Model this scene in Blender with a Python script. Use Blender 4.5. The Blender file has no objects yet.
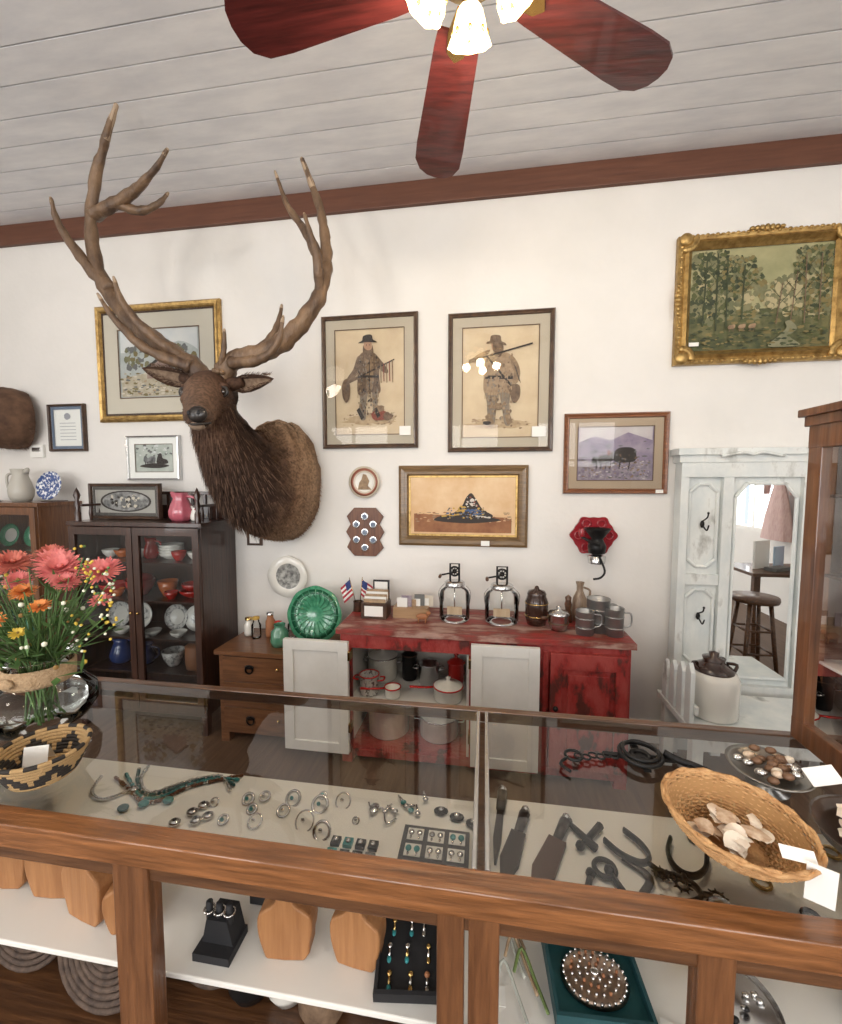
import bpy, math, random
from mathutils import Vector, Matrix, noise
random.seed(7)
V=Vector; pi=math.pi
# ------------------------------------------------------------------ materials
MC={}
def mat(name,col,rough=.5,metal=0,col2=None,scale=8,stretch=(1,1,1),bump=0,bscale=None,coat=0,ramp=(.35,.65),emit=0,col3=None,alpha=None,detail=5,spec=.5):
    if name in MC: return MC[name]
    m=bpy.data.materials.new(name);m.use_nodes=True;nt=m.node_tree;b=nt.nodes['Principled BSDF']
    b.inputs['Base Color'].default_value=(*col,1);b.inputs['Roughness'].default_value=rough
    b.inputs['Metallic'].default_value=metal;b.inputs['Coat Weight'].default_value=coat;b.inputs['Coat Roughness'].default_value=.03
    b.inputs['Specular IOR Level'].default_value=spec
    if emit: b.inputs['Emission Color'].default_value=(*col,1);b.inputs['Emission Strength'].default_value=emit
    if col2 or bump:
        tc=nt.nodes.new('ShaderNodeTexCoord');mp=nt.nodes.new('ShaderNodeMapping');mp.inputs['Scale'].default_value=stretch
        nt.links.new(tc.outputs['Object'],mp.inputs[0])
    if col2:
        n=nt.nodes.new('ShaderNodeTexNoise');n.inputs['Scale'].default_value=scale;n.inputs['Detail'].default_value=detail;n.inputs['Roughness'].default_value=.6
        nt.links.new(mp.outputs[0],n.inputs['Vector'])
        r=nt.nodes.new('ShaderNodeValToRGB');e=r.color_ramp.elements
        e[0].position=ramp[0];e[0].color=(*col,1);e[1].position=ramp[1];e[1].color=(*col2,1)
        if col3:
            x=e.new(min(1,ramp[1]+.12));x.color=(*col3,1)
        nt.links.new(n.outputs['Fac'],r.inputs[0]);nt.links.new(r.outputs[0],b.inputs['Base Color'])
    if bump:
        n2=nt.nodes.new('ShaderNodeTexNoise');n2.inputs['Scale'].default_value=bscale or scale;n2.inputs['Detail'].default_value=6
        nt.links.new(mp.outputs[0],n2.inputs['Vector'])
        bp=nt.nodes.new('ShaderNodeBump');bp.inputs['Strength'].default_value=bump;bp.inputs['Distance'].default_value=.01
        nt.links.new(n2.outputs['Fac'],bp.inputs['Height']);nt.links.new(bp.outputs[0],b.inputs['Normal'])
    MC[name]=m;return m
def wood(name,c1,c2,axis='x',scale=5,rough=.4,coat=0,bump=.15):
    s={'x':(1,14,14),'y':(14,1,14),'z':(14,14,1)}[axis]
    return mat(name,c1,rough,0,c2,scale,s,bump,coat=coat,ramp=(.3,.7))
def glass(name,tint=(1,1,1),ior=1.6,rough=0.0):
    if name in MC: return MC[name]
    m=bpy.data.materials.new(name);m.use_nodes=True;nt=m.node_tree;nt.nodes.clear()
    o=nt.nodes.new('ShaderNodeOutputMaterial');x=nt.nodes.new('ShaderNodeMixShader');f=nt.nodes.new('ShaderNodeFresnel');f.inputs[0].default_value=ior
    t=nt.nodes.new('ShaderNodeBsdfTransparent');t.inputs[0].default_value=(*tint,1);g=nt.nodes.new('ShaderNodeBsdfGlossy');g.inputs['Roughness'].default_value=rough
    nt.links.new(f.outputs[0],x.inputs[0]);nt.links.new(t.outputs[0],x.inputs[1]);nt.links.new(g.outputs[0],x.inputs[2]);nt.links.new(x.outputs[0],o.inputs[0])
    MC[name]=m;return m
# ------------------------------------------------------------------ builder
def cr(pts,n=6):
    out=[];N=len(pts)
    for i in range(N-1):
        p0=pts[max(i-1,0)];p1=pts[i];p2=pts[i+1];p3=pts[min(i+2,N-1)]
        for k in range(n):
            t=k/n
            out.append(tuple(.5*(2*b+(c-a)*t+(2*a-5*b+4*c-d)*t*t+(3*b-a-3*c+d)*t**3) for a,b,c,d in zip(p0,p1,p2,p3)))
    out.append(tuple(pts[-1]));return out
class B:
    def __init__(s,name): s.n=name;s.v=[];s.f=[];s.mi=[];s.sm=[];s.ms=[];s.T=Matrix.Identity(4);s.bc=0
    def m(s,m):
        if m not in s.ms: s.ms.append(m)
        return s.ms.index(m)
    def add(s,vs,fs,m,smooth=False):
        o=len(s.v);s.v+=[s.T@V(p) for p in vs];i=s.m(m)
        for f in fs: s.f.append([o+k for k in f]);s.mi.append(i);s.sm.append(smooth)
    def at(s,x=0,y=0,z=0,rz=0,rx=0,ry=0,sc=1):
        s.T=Matrix.Translation((x,y,z))@Matrix.Rotation(rz,4,'Z')@Matrix.Rotation(ry,4,'Y')@Matrix.Rotation(rx,4,'X')@Matrix.Scale(sc,4);return s
    def box(s,x0,x1,y0,y1,z0,z1,m):
        s.bc+=1;e=.00012*(s.bc%11)   # tiny per-part offset keeps butted faces from coinciding
        if min(x1-x0,y1-y0,z1-z0)>.004: x0-=e;x1+=e;y0-=e;y1+=e;z0-=e*.3;z1+=e*.6
        s.add([(x,y,z) for z in(z0,z1) for y in(y0,y1) for x in(x0,x1)],[(0,2,3,1),(4,5,7,6),(0,1,5,4),(2,6,7,3),(0,4,6,2),(1,3,7,5)],m)
    def lathe(s,prof,m,c=(0,0,0),seg=28,sx=1,sy=1,a0=0,wob=0):
        vs=[];fs=[];n=len(prof)
        for r,z in prof:
            for k in range(seg):
                a=2*pi*k/seg+a0;rr=max(r,.0002)*(1+wob*math.cos(a*8))
                vs.append((c[0]+rr*math.cos(a)*sx,c[1]+rr*math.sin(a)*sy,c[2]+z))
        for i in range(n-1):
            for k in range(seg):
                k2=(k+1)%seg;fs.append((i*seg+k,i*seg+k2,(i+1)*seg+k2,(i+1)*seg+k))
        s.add(vs,fs,m,True)
    def tube(s,pts,rs,m,seg=8,up=None,flat=1,bump=0,cap=True,ridge=0):
        pts=[V(p) for p in pts]
        if not hasattr(rs,'__len__'): rs=[rs]*len(pts)
        vs=[];fs=[];n=len(pts);t0=(pts[1]-pts[0]).normalized()
        u=V(up) if up else (V((0,0,1)) if abs(t0.z)<.8 else V((0,1,0)))
        for i,p in enumerate(pts):
            t=(pts[min(i+1,n-1)]-pts[max(i-1,0)]).normalized()
            u=(u-t*u.dot(t)).normalized() if up is None else (V(up)-t*V(up).dot(t)).normalized()
            w=t.cross(u)
            r=rs[i];ra,rb=(r if hasattr(r,'__len__') else (r,r*flat))
            for k in range(seg):
                a=2*pi*k/seg;q=p+w*(ra*math.cos(a))+u*(rb*math.sin(a))
                if ridge: q+=(q-p)*(ridge*math.cos(a*seg/2+.3))
                if bump: q+=(q-p)*noise.noise(q*22)*bump
                vs.append(q)
        for i in range(n-1):
            for k in range(seg):
                k2=(k+1)%seg;fs.append((i*seg+k,i*seg+k2,(i+1)*seg+k2,(i+1)*seg+k))
        if cap: fs.append(tuple(range(seg))[::-1]);fs.append(tuple((n-1)*seg+k for k in range(seg)))
        s.add(vs,fs,m,True)
    def ball(s,c,r,m,seg=14):
        if not hasattr(r,'__len__'): r=(r,r,r)
        vs=[];fs=[];h=seg//2
        for i in range(h+1):
            p=pi*i/h
            for k in range(seg):
                a=2*pi*k/seg;vs.append((c[0]+r[0]*math.sin(p)*math.cos(a),c[1]+r[1]*math.sin(p)*math.sin(a),c[2]+r[2]*math.cos(p)))
        for i in range(h):
            for k in range(seg): k2=(k+1)%seg;fs.append((i*seg+k,(i+1)*seg+k,(i+1)*seg+k2,i*seg+k2))
        s.add(vs,fs,m,True)
    def torus(s,c,R,r,m,ax='z',seg=20,sx=1,tilt=0):
        pts=[]
        for k in range(seg+1):
            a=2*pi*k/seg;u,w=R*math.cos(a)*sx,R*math.sin(a)
            pts.append({'z':(u,w,0),'y':(u,w*math.sin(tilt),w*math.cos(tilt)),'x':(0,u,w)}[ax])
        s.tube([V(c)+V(p) for p in pts],r,m,seg=7,cap=False)
    def prism(s,pts,y0,y1,m):
        n=len(pts);s.add([(x,y0,z) for x,z in pts]+[(x,y1,z) for x,z in pts],[tuple(range(n)),tuple(range(2*n-1,n-1,-1))]+[(k,n+k,n+(k+1)%n,(k+1)%n) for k in range(n)],m)
    def slab(s,pts,z0,z1,m):
        n=len(pts);s.add([(x,y,z0) for x,y in pts]+[(x,y,z1) for x,y in pts],[tuple(range(n))[::-1],tuple(range(n,2*n))]+[(k,(k+1)%n,n+(k+1)%n,n+k) for k in range(n)],m)
    def ring(s,x0,x1,z0,z1,prof,m,y=2.6):
        vs=[];fs=[]
        for ins,dep in prof:
            vs+=[(x0+ins,y-dep,z0+ins),(x1-ins,y-dep,z0+ins),(x1-ins,y-dep,z1-ins),(x0+ins,y-dep,z1-ins)]
        for i in range(len(prof)-1):
            for k in range(4): k2=(k+1)%4;fs.append((i*4+k,i*4+k2,(i+1)*4+k2,(i+1)*4+k))
        s.add(vs,fs,m)
    def done(s,bevel=0,parent=None,sub=0):
        xs=[p.x for p in s.v];ys=[p.y for p in s.v];zs=[p.z for p in s.v]
        c=V(((min(xs)+max(xs))/2,(min(ys)+max(ys))/2,min(zs)))
        me=bpy.data.meshes.new(s.n);me.from_pydata([p-c for p in s.v],[],s.f)
        for m in s.ms: me.materials.append(m)
        me.polygons.foreach_set('material_index',s.mi);me.polygons.foreach_set('use_smooth',s.sm);me.update()
        o=bpy.data.objects.new(s.n,me);o.location=c;bpy.context.scene.collection.objects.link(o)
        if bevel:
            d=o.modifiers.new('bevel','BEVEL');d.width=bevel;d.segments=2;d.limit_method='ANGLE';d.angle_limit=.7
        return o
# ------------------------------------------------------------------ palette
WALL=mat('wall_plaster',(.79,.765,.73),.85,0,(.72,.70,.665),1.2,bump=.12,bscale=30)
CEIL=mat('ceiling_paint',(.80,.80,.81),.6,0,(.68,.685,.71),3,(1,4,4),.1)
DARKGAP=mat('gap_dark',(.13,.13,.14),.9)
TRIM=wood('brown_trim_paint',(.095,.034,.018),(.14,.053,.028),'x',4,.5)
FLOORM=wood('floor_boards',(.085,.047,.028),(.14,.082,.048),'y',4,.55)
OAK=wood('oak_golden',(.095,.035,.011),(.30,.12,.042),'x',7,.33,.3,.3)
OAKV=wood('oak_golden_upright',(.08,.03,.011),(.19,.078,.03),'z',7,.35,.3,.3)
OAKD=wood('oak_dark',(.055,.023,.010),(.14,.06,.024),'x',7,.35,.3,.3)
MAHOG=wood('mahogany_dark',(.022,.009,.006),(.06,.023,.013),'z',5,.3,.4)
BLADE=wood('fan_blade_mahogany',(.030,.006,.006),(.10,.017,.016),'x',5,.3,.4)
BRASS=mat('brass',(.62,.42,.16),.25,1);GOLD=mat('gold_leaf',(.50,.33,.12),.38,.75,(.24,.14,.045),30,bump=.3,ramp=(.4,.7))
IRON=mat('black_iron',(.018,.017,.017),.45,.6);STEEL=mat('steel',(.62,.62,.62),.25,1);SILV=mat('silver',(.75,.74,.72),.18,1,(.35,.34,.33),60,ramp=(.45,.75))
DKFR=mat('dark_frame',(.045,.025,.018),.35,0,(.09,.05,.03),20)
GLASS=glass('clear_glass',(.985,.99,.985),1.68);GLASS2=glass('cabinet_glass',(.97,.98,.98),1.4)
WHITE=mat('white_paint',(.82,.80,.755),.45,0,(.74,.72,.67),5)
SHAB=mat('shabby_white_paint',(.62,.67,.67),.6,0,(.77,.79,.765),7,(1,1,.5),.3,30,col3=(.36,.36,.33),ramp=(.3,.58))
RED=mat('distressed_red_paint',(.10,.022,.016),.5,0,(.30,.024,.020),13,(1,1,.5),.6,50,col3=(.36,.055,.045),ramp=(.39,.46),detail=9)
REDTOP=mat('distressed_red_top',(.42,.26,.21),.5,0,(.20,.05,.035),11,(.4,1,1),.5,50,col3=(.34,.034,.028),ramp=(.40,.52),detail=9)
CLOTH=mat('white_display_cloth',(.90,.88,.82),.9,bump=.1,bscale=300);SHELFW=mat('white_shelf',(.76,.74,.69),.5)
CER=mat('white_ceramic',(.80,.78,.72),.12,coat=.5);CERB=mat('blue_ceramic',(.05,.09,.25),.15,0,(.75,.78,.82),60,coat=.5,ramp=(.5,.56));CERG=mat('grey_transferware',(.30,.30,.29),.15,0,(.70,.69,.65),50,coat=.5,ramp=(.42,.52))
REDG=mat('red_glaze',(.45,.02,.015),.15,coat=.5);ORGG=mat('orange_glaze',(.50,.12,.02),.15,coat=.5);PINK=mat('pink_ceramic',(.50,.12,.16),.15,coat=.5);GRN=mat('green_glaze',(.04,.22,.12),.15,0,(.10,.36,.20),25,coat=.5)
NAVY=mat('navy_glaze',(.02,.03,.10),.15,coat=.5);BLK=mat('black_velvet',(.012,.012,.014),.7);PAPER=mat('paper_card',(.82,.81,.77),.7)
TURQ=mat('turquoise',(.04,.27,.28),.3);TERRA=mat('terracotta',(.34,.14,.06),.6)
def tag(x,z,y=2.555,w=.05,h=.035,name='price_tag'):
    b=B(name);b.box(x-w/2,x+w/2,y-.001,y,z-h/2,z+h/2,PAPER);b.done()
# ------------------------------------------------------------------ room
X0,X1,Y0,Y1,ZC=-4.3,3.3,-3.6,2.6,3.33
b=B('wall_back');b.box(X0,X1,Y1,Y1+.12,0,ZC,WALL);b.done()
def windowed(name,ax,pos,a0,a1,wins,th=.12):
    b=B(name)
    def bx(u0,u1,z0,z1,m=WALL,p0=pos,p1=pos+th):
        if ax=='y': b.box(u0,u1,p0,p1,z0,z1,m)
        else: b.box(p0,p1,u0,u1,z0,z1,m)
    c=a0
    for (u0,u1,z0,z1) in wins:
        bx(c,u0,0,ZC);bx(u0,u1,0,z0);bx(u0,u1,z1,ZC);c=u1
    bx(c,a1,0,ZC);b.done()
    for i,(u0,u1,z0,z1) in enumerate(wins):
        b=B('window_%d'%(len([o for o in bpy.data.objects if o.name.startswith('window_')])+1));t=.05
        bx(u0,u0+t,z0,z1,WHITE);bx(u1-t,u1,z0,z1,WHITE);bx(u0,u1,z0,z0+t,WHITE);bx(u0,u1,z1-t,z1,WHITE)
        um=(u0+u1)/2;bx(um-.02,um+.02,z0,z1,WHITE);zm=z0+(z1-z0)*.6;bx(u0,u1,zm-.02,zm+.02,WHITE);b.done()
windowed('wall_front','y',Y0-.12,X0,X1,[(-3.6,-2.0,.8,2.8),(-1.3,.3,.8,2.8),(1.0,2.6,.8,2.8)])
windowed('wall_left','x',X0-.12,Y0,Y1,[(-2.4,-.6,.8,2.7)])
windowed('wall_right','x',X1,Y0,Y1,[(-1.15,-.25,.95,2.1)])
b=B('floor');b.box(X0-.1,X1+.1,Y0-.1,Y1+.1,-.1,0,FLOORM);b.done()
b=B('ceiling');b.box(X0-.1,X1+.1,Y0-.1,Y1+.1,ZC+.012,ZC+.1,DARKGAP);y=Y1
while y>Y0:
    b.box(X0,X1,max(y-.143,Y0),y-.005,ZC,ZC+.012,CEIL);y-=.147
b.done()
b=B('trim_1');b.box(X0,X1,2.572,2.6,3.195,ZC,TRIM);b.done(.004)
b=B('baseboard_back');b.box(X0,X1,2.58,2.6,0,.14,WHITE);b.done(.004)
# ------------------------------------------------------------------ lights
def area(n,loc,rot,sx,sy,e,c):
    l=bpy.data.lights.new(n,'AREA');l.shape='RECTANGLE';l.size=sx;l.size_y=sy;l.energy=e;l.color=c
    o=bpy.data.objects.new(n,l);o.location=loc;o.rotation_euler=rot;bpy.context.scene.collection.objects.link(o)
for i,x in enumerate((-2.8,-.5,1.8)): area('window_daylight_%d'%i,(x,Y0-.2,1.8),(pi/2,0,0),1.5,1.9,76,(1,.985,.96))
area('window_daylight_side',(X0-.2,-1.5,1.75),(0,-pi/2,0),1.8,1.8,58,(1,.985,.96))
area('window_daylight_right',(X1+.2,-.7,1.52),(0,pi/2,0),1.1,.9,20,(.97,.98,1))
w=bpy.data.worlds.new('w');bpy.context.scene.world=w;w.use_nodes=True
bg=w.node_tree.nodes['Background'];bg.inputs[0].default_value=(.80,.87,1,1);bg.inputs[1].default_value=1.2
for i,(x,y) in enumerate(((-2.2,-.9),(1.6,-.9))):  # unseen ceiling fixtures, added only to brighten the room
    b=B('fill_ceiling_light');b.at(x,y,0)
    b.lathe([(.08,ZC-.001),(.08,ZC-.03),(.05,ZC-.04),(.05,ZC-.08)],BRASS)
    b.lathe([(.05,ZC-.08),(.12,ZC-.12),(.15,ZC-.19),(.12,ZC-.26),(.001,ZC-.29)],mat('fill_opal_glass',(1,.93,.82),.4,emit=3));b.done()
    l=bpy.data.lights.new('fill_bulb','POINT');l.energy=34;l.color=(1,.89,.76);l.shadow_soft_size=.16
    o=bpy.data.objects.new('fill_ceiling_bulb_%d'%i,l);o.location=(x,y,ZC-.5);bpy.context.scene.collection.objects.link(o)
# ------------------------------------------------------------------ ceiling fan
FX,FY,FZ=-.045,1.09,2.785
b=B('ceiling_fan')
TILT=Matrix.Rotation(math.radians(-4),4,'X')
b.at(FX,FY,0)
b.lathe([(.001,3.33),(.07,3.325),(.065,3.28),(.02,3.25),(.015,3.25),(.015,2.95),(.05,2.93),(.10,2.91),(.115,2.87),(.115,2.82),(.10,2.79),(.06,2.78),(.05,2.77),(.055,2.76),(.04,2.74),(.001,2.73)],BRASS)
for k in range(5):
    ang=math.radians(32.5+71.8*k)
    b.T=Matrix.Translation((FX,FY,FZ))@TILT@Matrix.Rotation(ang,4,'Z')@Matrix.Rotation(math.radians(9),4,'X')
    out=[(.15,-.058),(.20,-.064),(.51,-.084),(.58,-.084),(.622,-.064),(.642,-.033),(.647,0),(.642,.033),(.622,.064),(.58,.084),(.51,.084),(.20,.064),(.15,.058)]
    b.slab(out,-.004,.004,BLADE)
    b.slab([(.09,-.015),(.15,-.03),(.20,-.025),(.22,0),(.20,.025),(.15,.03),(.09,.015)],-.012,-.004,BRASS)
SHADE=mat('frosted_lamp_glass',(1,.80,.48),.3,emit=3.2)
for k in range(4):
    ang=math.radians(94+90*k)
    b.T=Matrix.Translation((FX,FY,2.785))@Matrix.Rotation(ang,4,'Z')@Matrix.Translation((.065,0,0))@Matrix.Rotation(math.radians(-30),4,'Y')
    b.lathe([(.018,.0),(.022,-.02),(.026,-.022)],BRASS)
    b.lathe([(.024,-.02),(.031,-.03),(.038,-.05),(.043,-.07),(.056,-.096),(.054,-.097),(.040,-.07),(.028,-.035)],SHADE,wob=.05)
    for q in range(8):
        a=q*pi/4;b.ball((.045*math.cos(a),.045*math.sin(a),-.072),(.006,.006,.009),BRASS,8)
    b.T=Matrix.Translation((FX,FY,0))@Matrix.Rotation(ang,4,'Z')
    b.tube([(.03,0,2.76),(.05,0,2.785),(.07,0,2.783)],.008,BRASS)
b.done()
for k in range(4):
    ang=math.radians(94+90*k);l=bpy.data.lights.new('fan_bulb','POINT');l.energy=5.5;l.color=(1,.82,.58);l.shadow_soft_size=.04
    o=bpy.data.objects.new('fan_bulb_%d'%k,l);o.location=(FX+.14*math.cos(ang),FY+.14*math.sin(ang),2.635);bpy.context.scene.collection.objects.link(o)
# ------------------------------------------------------------------ ELK
def furmat():
    m=bpy.data.materials.new('elk_fur');m.use_nodes=True;nt=m.node_tree;bs=nt.nodes['Principled BSDF'];bs.inputs['Roughness'].default_value=.75;bs.inputs['Specular IOR Level'].default_value=.25
    g=nt.nodes.new('ShaderNodeNewGeometry');sx=nt.nodes.new('ShaderNodeSeparateXYZ');nt.links.new(g.outputs['Position'],sx.inputs[0])
    n=nt.nodes.new('ShaderNodeTexNoise');n.inputs['Scale'].default_value=9;nt.links.new(g.outputs['Position'],n.inputs['Vector'])
    a=nt.nodes.new('ShaderNodeMath');a.operation='MULTIPLY_ADD';a.inputs[1].default_value=.22;nt.links.new(n.outputs['Fac'],a.inputs[0]);nt.links.new(sx.outputs['Y'],a.inputs[2])
    mr=nt.nodes.new('ShaderNodeMapRange');mr.inputs['From Min'].default_value=1.73;mr.inputs['From Max'].default_value=2.73;nt.links.new(a.outputs[0],mr.inputs['Value'])
    r=nt.nodes.new('ShaderNodeValToRGB');e=r.color_ramp.elements
    e[0].position=0;e[0].color=(.10,.062,.043,1);e[1].position=1;e[1].color=(.17,.095,.055,1)
    for p,c in ((.14,(.17,.10,.065)),(.27,(.10,.052,.032)),(.40,(.042,.021,.013)),(.56,(.038,.019,.012)),(.65,(.11,.06,.036)),(.73,(.26,.155,.09)),(.86,(.34,.22,.135))):
        x=e.new(p);x.color=(*c,1)
    nt.links.new(mr.outputs[0],r.inputs[0])
    n2=nt.nodes.new('ShaderNodeTexNoise');n2.inputs['Scale'].default_value=70;mx=nt.nodes.new('ShaderNodeMixRGB');mx.blend_type='MULTIPLY';mx.inputs[0].default_value=.7
    nt.links.new(g.outputs['Position'],n2.inputs['Vector']);nt.links.new(r.outputs[0],mx.inputs[1])
    r2=nt.nodes.new('ShaderNodeValToRGB');r2.color_ramp.elements[0].position=.35;r2.color_ramp.elements[0].color=(.35,.35,.35,1);r2.color_ramp.elements[1].position=.6
    nt.links.new(n2.outputs['Fac'],r2.inputs[0]);nt.links.new(r2.outputs[0],mx.inputs[2]);nt.links.new(mx.outputs[0],bs.inputs['Base Color']);return m
FUR=furmat();DARK=mat('elk_dark_skin',(.018,.014,.012),.3);EYE=mat('glass_eye',(.02,.01,.005),.05,coat=1);MANE=mat('mane_pale_brown',(.13,.07,.042),.8)  # MANE: paler brown hairs mixed at random into the dark mane
CHIN=mat('elk_pale_fur',(.28,.20,.14),.85);EARIN=mat('elk_ear_inner',(.15,.095,.062),.85,0,(.26,.18,.12),60)
ANT=mat('antler',(.055,.030,.018),.5,0,(.22,.135,.075),11,(1,1,.5),.8,50,ramp=(.32,.68));TIP=mat('antler_tip',(.38,.28,.19),.4)
b=B('elk_head_mount')
def furloft(b,secs,seg=26,up=(0,0,1),strands=0,slen=.03,bump=.05,m=None,ylim=9,short=.4,mane=None):
    s=cr(secs,5);b.tube([p[:3] for p in s],[(p[3],p[4]) for p in s],m or FUR,seg=seg,up=up,bump=bump)
    n=len(s)
    for _ in range(strands):
        i=random.randrange(1,n-2);p=V(s[i][:3]).lerp(V(s[i+1][:3]),random.random());t=(V(s[i+1][:3])-V(s[i-1][:3])).normalized()
        u=(V(up)-t*V(up).dot(t)).normalized();w=t.cross(u);a=random.random()*2*pi
        q=p+w*(s[i][3]*math.cos(a))+u*(s[i][4]*math.sin(a));nr=(q-p).normalized()
        f=short if q.y>ylim else 1
        L=slen*random.uniform(.6,1.5)*f;d=(nr*.30*f-t*.6+V((random.uniform(-.15,.15),0,-.55))).normalized();sd=d.cross(nr).normalized()*.0035
        b.add([q-nr*.006-sd,q-nr*.006+sd,q+d*L],[(0,1,2)],mane if (mane and f==1 and random.random()<.22) else (m or FUR))
furloft(b,[(-1.27,2.598,1.56,.235,.365),(-1.28,2.52,1.56,.25,.375),(-1.30,2.42,1.565,.245,.36),(-1.33,2.30,1.59,.21,.31),(-1.355,2.18,1.66,.165,.235),(-1.365,2.09,1.75,.132,.18),(-1.37,2.02,1.85,.108,.145),(-1.37,2.0,1.95,.09,.105)],28,strands=12000,slen=.055,bump=.10,ylim=2.27,short=.35,mane=MANE)
hs=[(-1.375,2.08,2.0,.085,.09),(-1.37,1.99,2.005,.102,.11),(-1.35,1.91,1.975,.104,.108),(-1.32,1.83,1.93,.080,.09),(-1.285,1.765,1.885,.064,.072),(-1.255,1.715,1.853,.061,.062),(-1.235,1.68,1.837,.053,.050)]
furloft(b,hs,22,strands=2600,slen=.013,bump=.03)
b.ball((-1.228,1.668,1.843),(.046,.022,.036),DARK)
for sx in(-.026,.020): b.ball((-1.230+sx,1.650,1.848),(.009,.006,.011),BLK,8)
b.tube(cr([(-1.305,1.73,1.812),(-1.265,1.672,1.802),(-1.23,1.658,1.800),(-1.19,1.705,1.811)],4),.005,DARK)
b.tube([(-1.295,1.79,1.828),(-1.255,1.705,1.80),(-1.24,1.67,1.795)],[(.034,.024),(.036,.022),(.026,.014)],CHIN)
for ex,ey in((-1.447,1.88),(-1.250,1.895)):
    b.ball((ex,ey,1.985),(.018,.021,.019),EYE);b.torus((ex,ey-.004,1.987),.022,.008,DARK,'y',14);b.ball((ex+(.01 if ex<-1.3 else -.01),ey+.01,2.017),(.032,.03,.014),FUR,10);b.ball((ex+(.03 if ex<-1.3 else -.03),ey-.02,1.945),(.03,.04,.03),FUR,12)
def ear(base,tip,w):
    P0=V(base);P1=V(tip);L=(P1-P0);side=V((0,.15,1)).normalized();side=(side-L.normalized()*side.dot(L.normalized())).normalized();fr=L.normalized().cross(side)
    if fr.y>0: fr=-fr
    pr=[(0,.45),(.12,.72),(.3,1.0),(.5,.97),(.7,.74),(.88,.40),(1,.03)]
    for m,off,sc in((FUR,0,1),(EARIN,.004,.60)):
        vs=[];fs=[]
        for t,k in pr:
            for j in range(7):
                a=(j/6-.5)*2;tt=t if sc==1 else .06+t*.86;dip=-.12*w*8*tt*tt*.25
                vs.append(P0+L*tt+V((0,0,dip))+side*(a*w*k*sc-w*.2*math.sin(tt*pi))-fr*((1-a*a*sc)*w*.7*k)+fr*off)
        for i in range(len(pr)-1):
            for j in range(6): fs.append((i*7+j,i*7+j+1,(i+1)*7+j+1,(i+1)*7+j))
        b.add(vs,fs,m,True)
    b.tube([P0-L*.12,P0+L*.12,P0+L*.3],[.038,.034,.022],FUR)
    for _ in range(260):
        t=random.random()*.9;a=random.choice([-1,1])*random.uniform(.6,1);k=1-abs(t-.4)*1.2
        q=P0+L*t+side*(a*w*k*.95)-fr*(.1*w);d=(L.normalized()*.8+side*a*.5).normalized();b.add([q-side*.002,q+side*.002,q+d*.02],[(0,1,2)],FUR if random.random()<.6 else EARIN)
ear((-1.455,1.985,2.06),(-1.72,1.93,2.14),.048);ear((-1.275,1.98,2.04),(-1.02,1.95,2.065),.048)
def antler(pts,r0,r1,tip=True,pw=1.0):
    r0*=1.38;r1*=1.25;s=cr(pts,7);n=len(s);rs=[(r0+(r1-r0)*((i/(n-1))**pw))*(1+.07*math.sin(i*1.7)) for i in range(n)]
    b.tube(s,rs,ANT,seg=14,bump=.30,ridge=.05)
    k=max(1,n//8);b.tube(s[-k-1:],[r*1.03 for r in rs[-k-1:]],TIP,seg=10);b.ball(s[-1],rs[-1]*1.02,TIP,8)
antler([(-1.405,1.98,2.06),(-1.45,1.95,2.13),(-1.64,1.96,2.25),(-1.85,1.98,2.42),(-1.98,1.98,2.62),(-2.02,1.98,2.86),(-1.95,1.95,3.07),(-1.83,1.90,3.21),(-1.72,1.85,3.305)],.034,.008,True,1.5)
antler([(-1.92,1.98,2.54),(-2.07,1.96,2.71),(-2.16,1.93,2.87),(-2.16,1.9,2.97)],.026,.005)
antler([(-2.01,1.98,2.92),(-1.80,1.96,2.97),(-1.60,1.90,3.02),(-1.48,1.87,3.10)],.025,.006)
antler([(-1.87,1.97,2.955),(-1.75,2.0,2.93),(-1.66,2.02,2.97),(-1.62,2.04,3.03)],.019,.005)
antler([(-1.44,1.93,2.12),(-1.62,1.87,2.19),(-1.76,1.84,2.32),(-1.84,1.82,2.45)],.024,.005)
antler([(-1.50,1.95,2.17),(-1.60,1.86,2.26),(-1.70,1.82,2.39),(-1.73,1.8,2.51)],.023,.005)
antler([(-1.325,1.98,2.06),(-1.25,1.97,2.15),(-1.09,1.98,2.19),(-.96,2.0,2.27),(-.85,2.03,2.41),(-.80,2.06,2.55),(-.80,2.1,2.71),(-.83,2.12,2.90),(-.88,2.12,3.05),(-.92,2.10,3.16)],.034,.008,True,1.5)
antler([(-.80,2.08,2.60),(-.90,2.1,2.80),(-1.01,2.12,2.96),(-1.08,2.13,3.14)],.022,.005)
antler([(-.82,2.05,2.47),(-.80,1.98,2.60),(-.82,1.95,2.71),(-.84,1.93,2.79)],.02,.005)
antler([(-1.24,1.95,2.14),(-1.05,1.89,2.13),(-.95,1.86,2.19),(-.91,1.84,2.30)],.023,.005)
antler([(-1.16,1.97,2.17),(-1.08,2.02,2.26),(-1.04,2.05,2.36),(-1.03,2.07,2.45)],.02,.005)
antler([(-1.31,1.96,2.09),(-1.26,1.92,2.19),(-1.24,1.9,2.28)],.014,.005)
for c in((-1.42,1.97,2.095),(-1.31,1.97,2.095)):
    for k in range(14): a=2*pi*k/14;b.ball((c[0]+.042*math.cos(a),c[1]+.042*math.sin(a),c[2]+.004*math.sin(k*2)),(.014,.014,.014),ANT,8)
b.done()
b=B('deer_head_mount')
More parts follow.
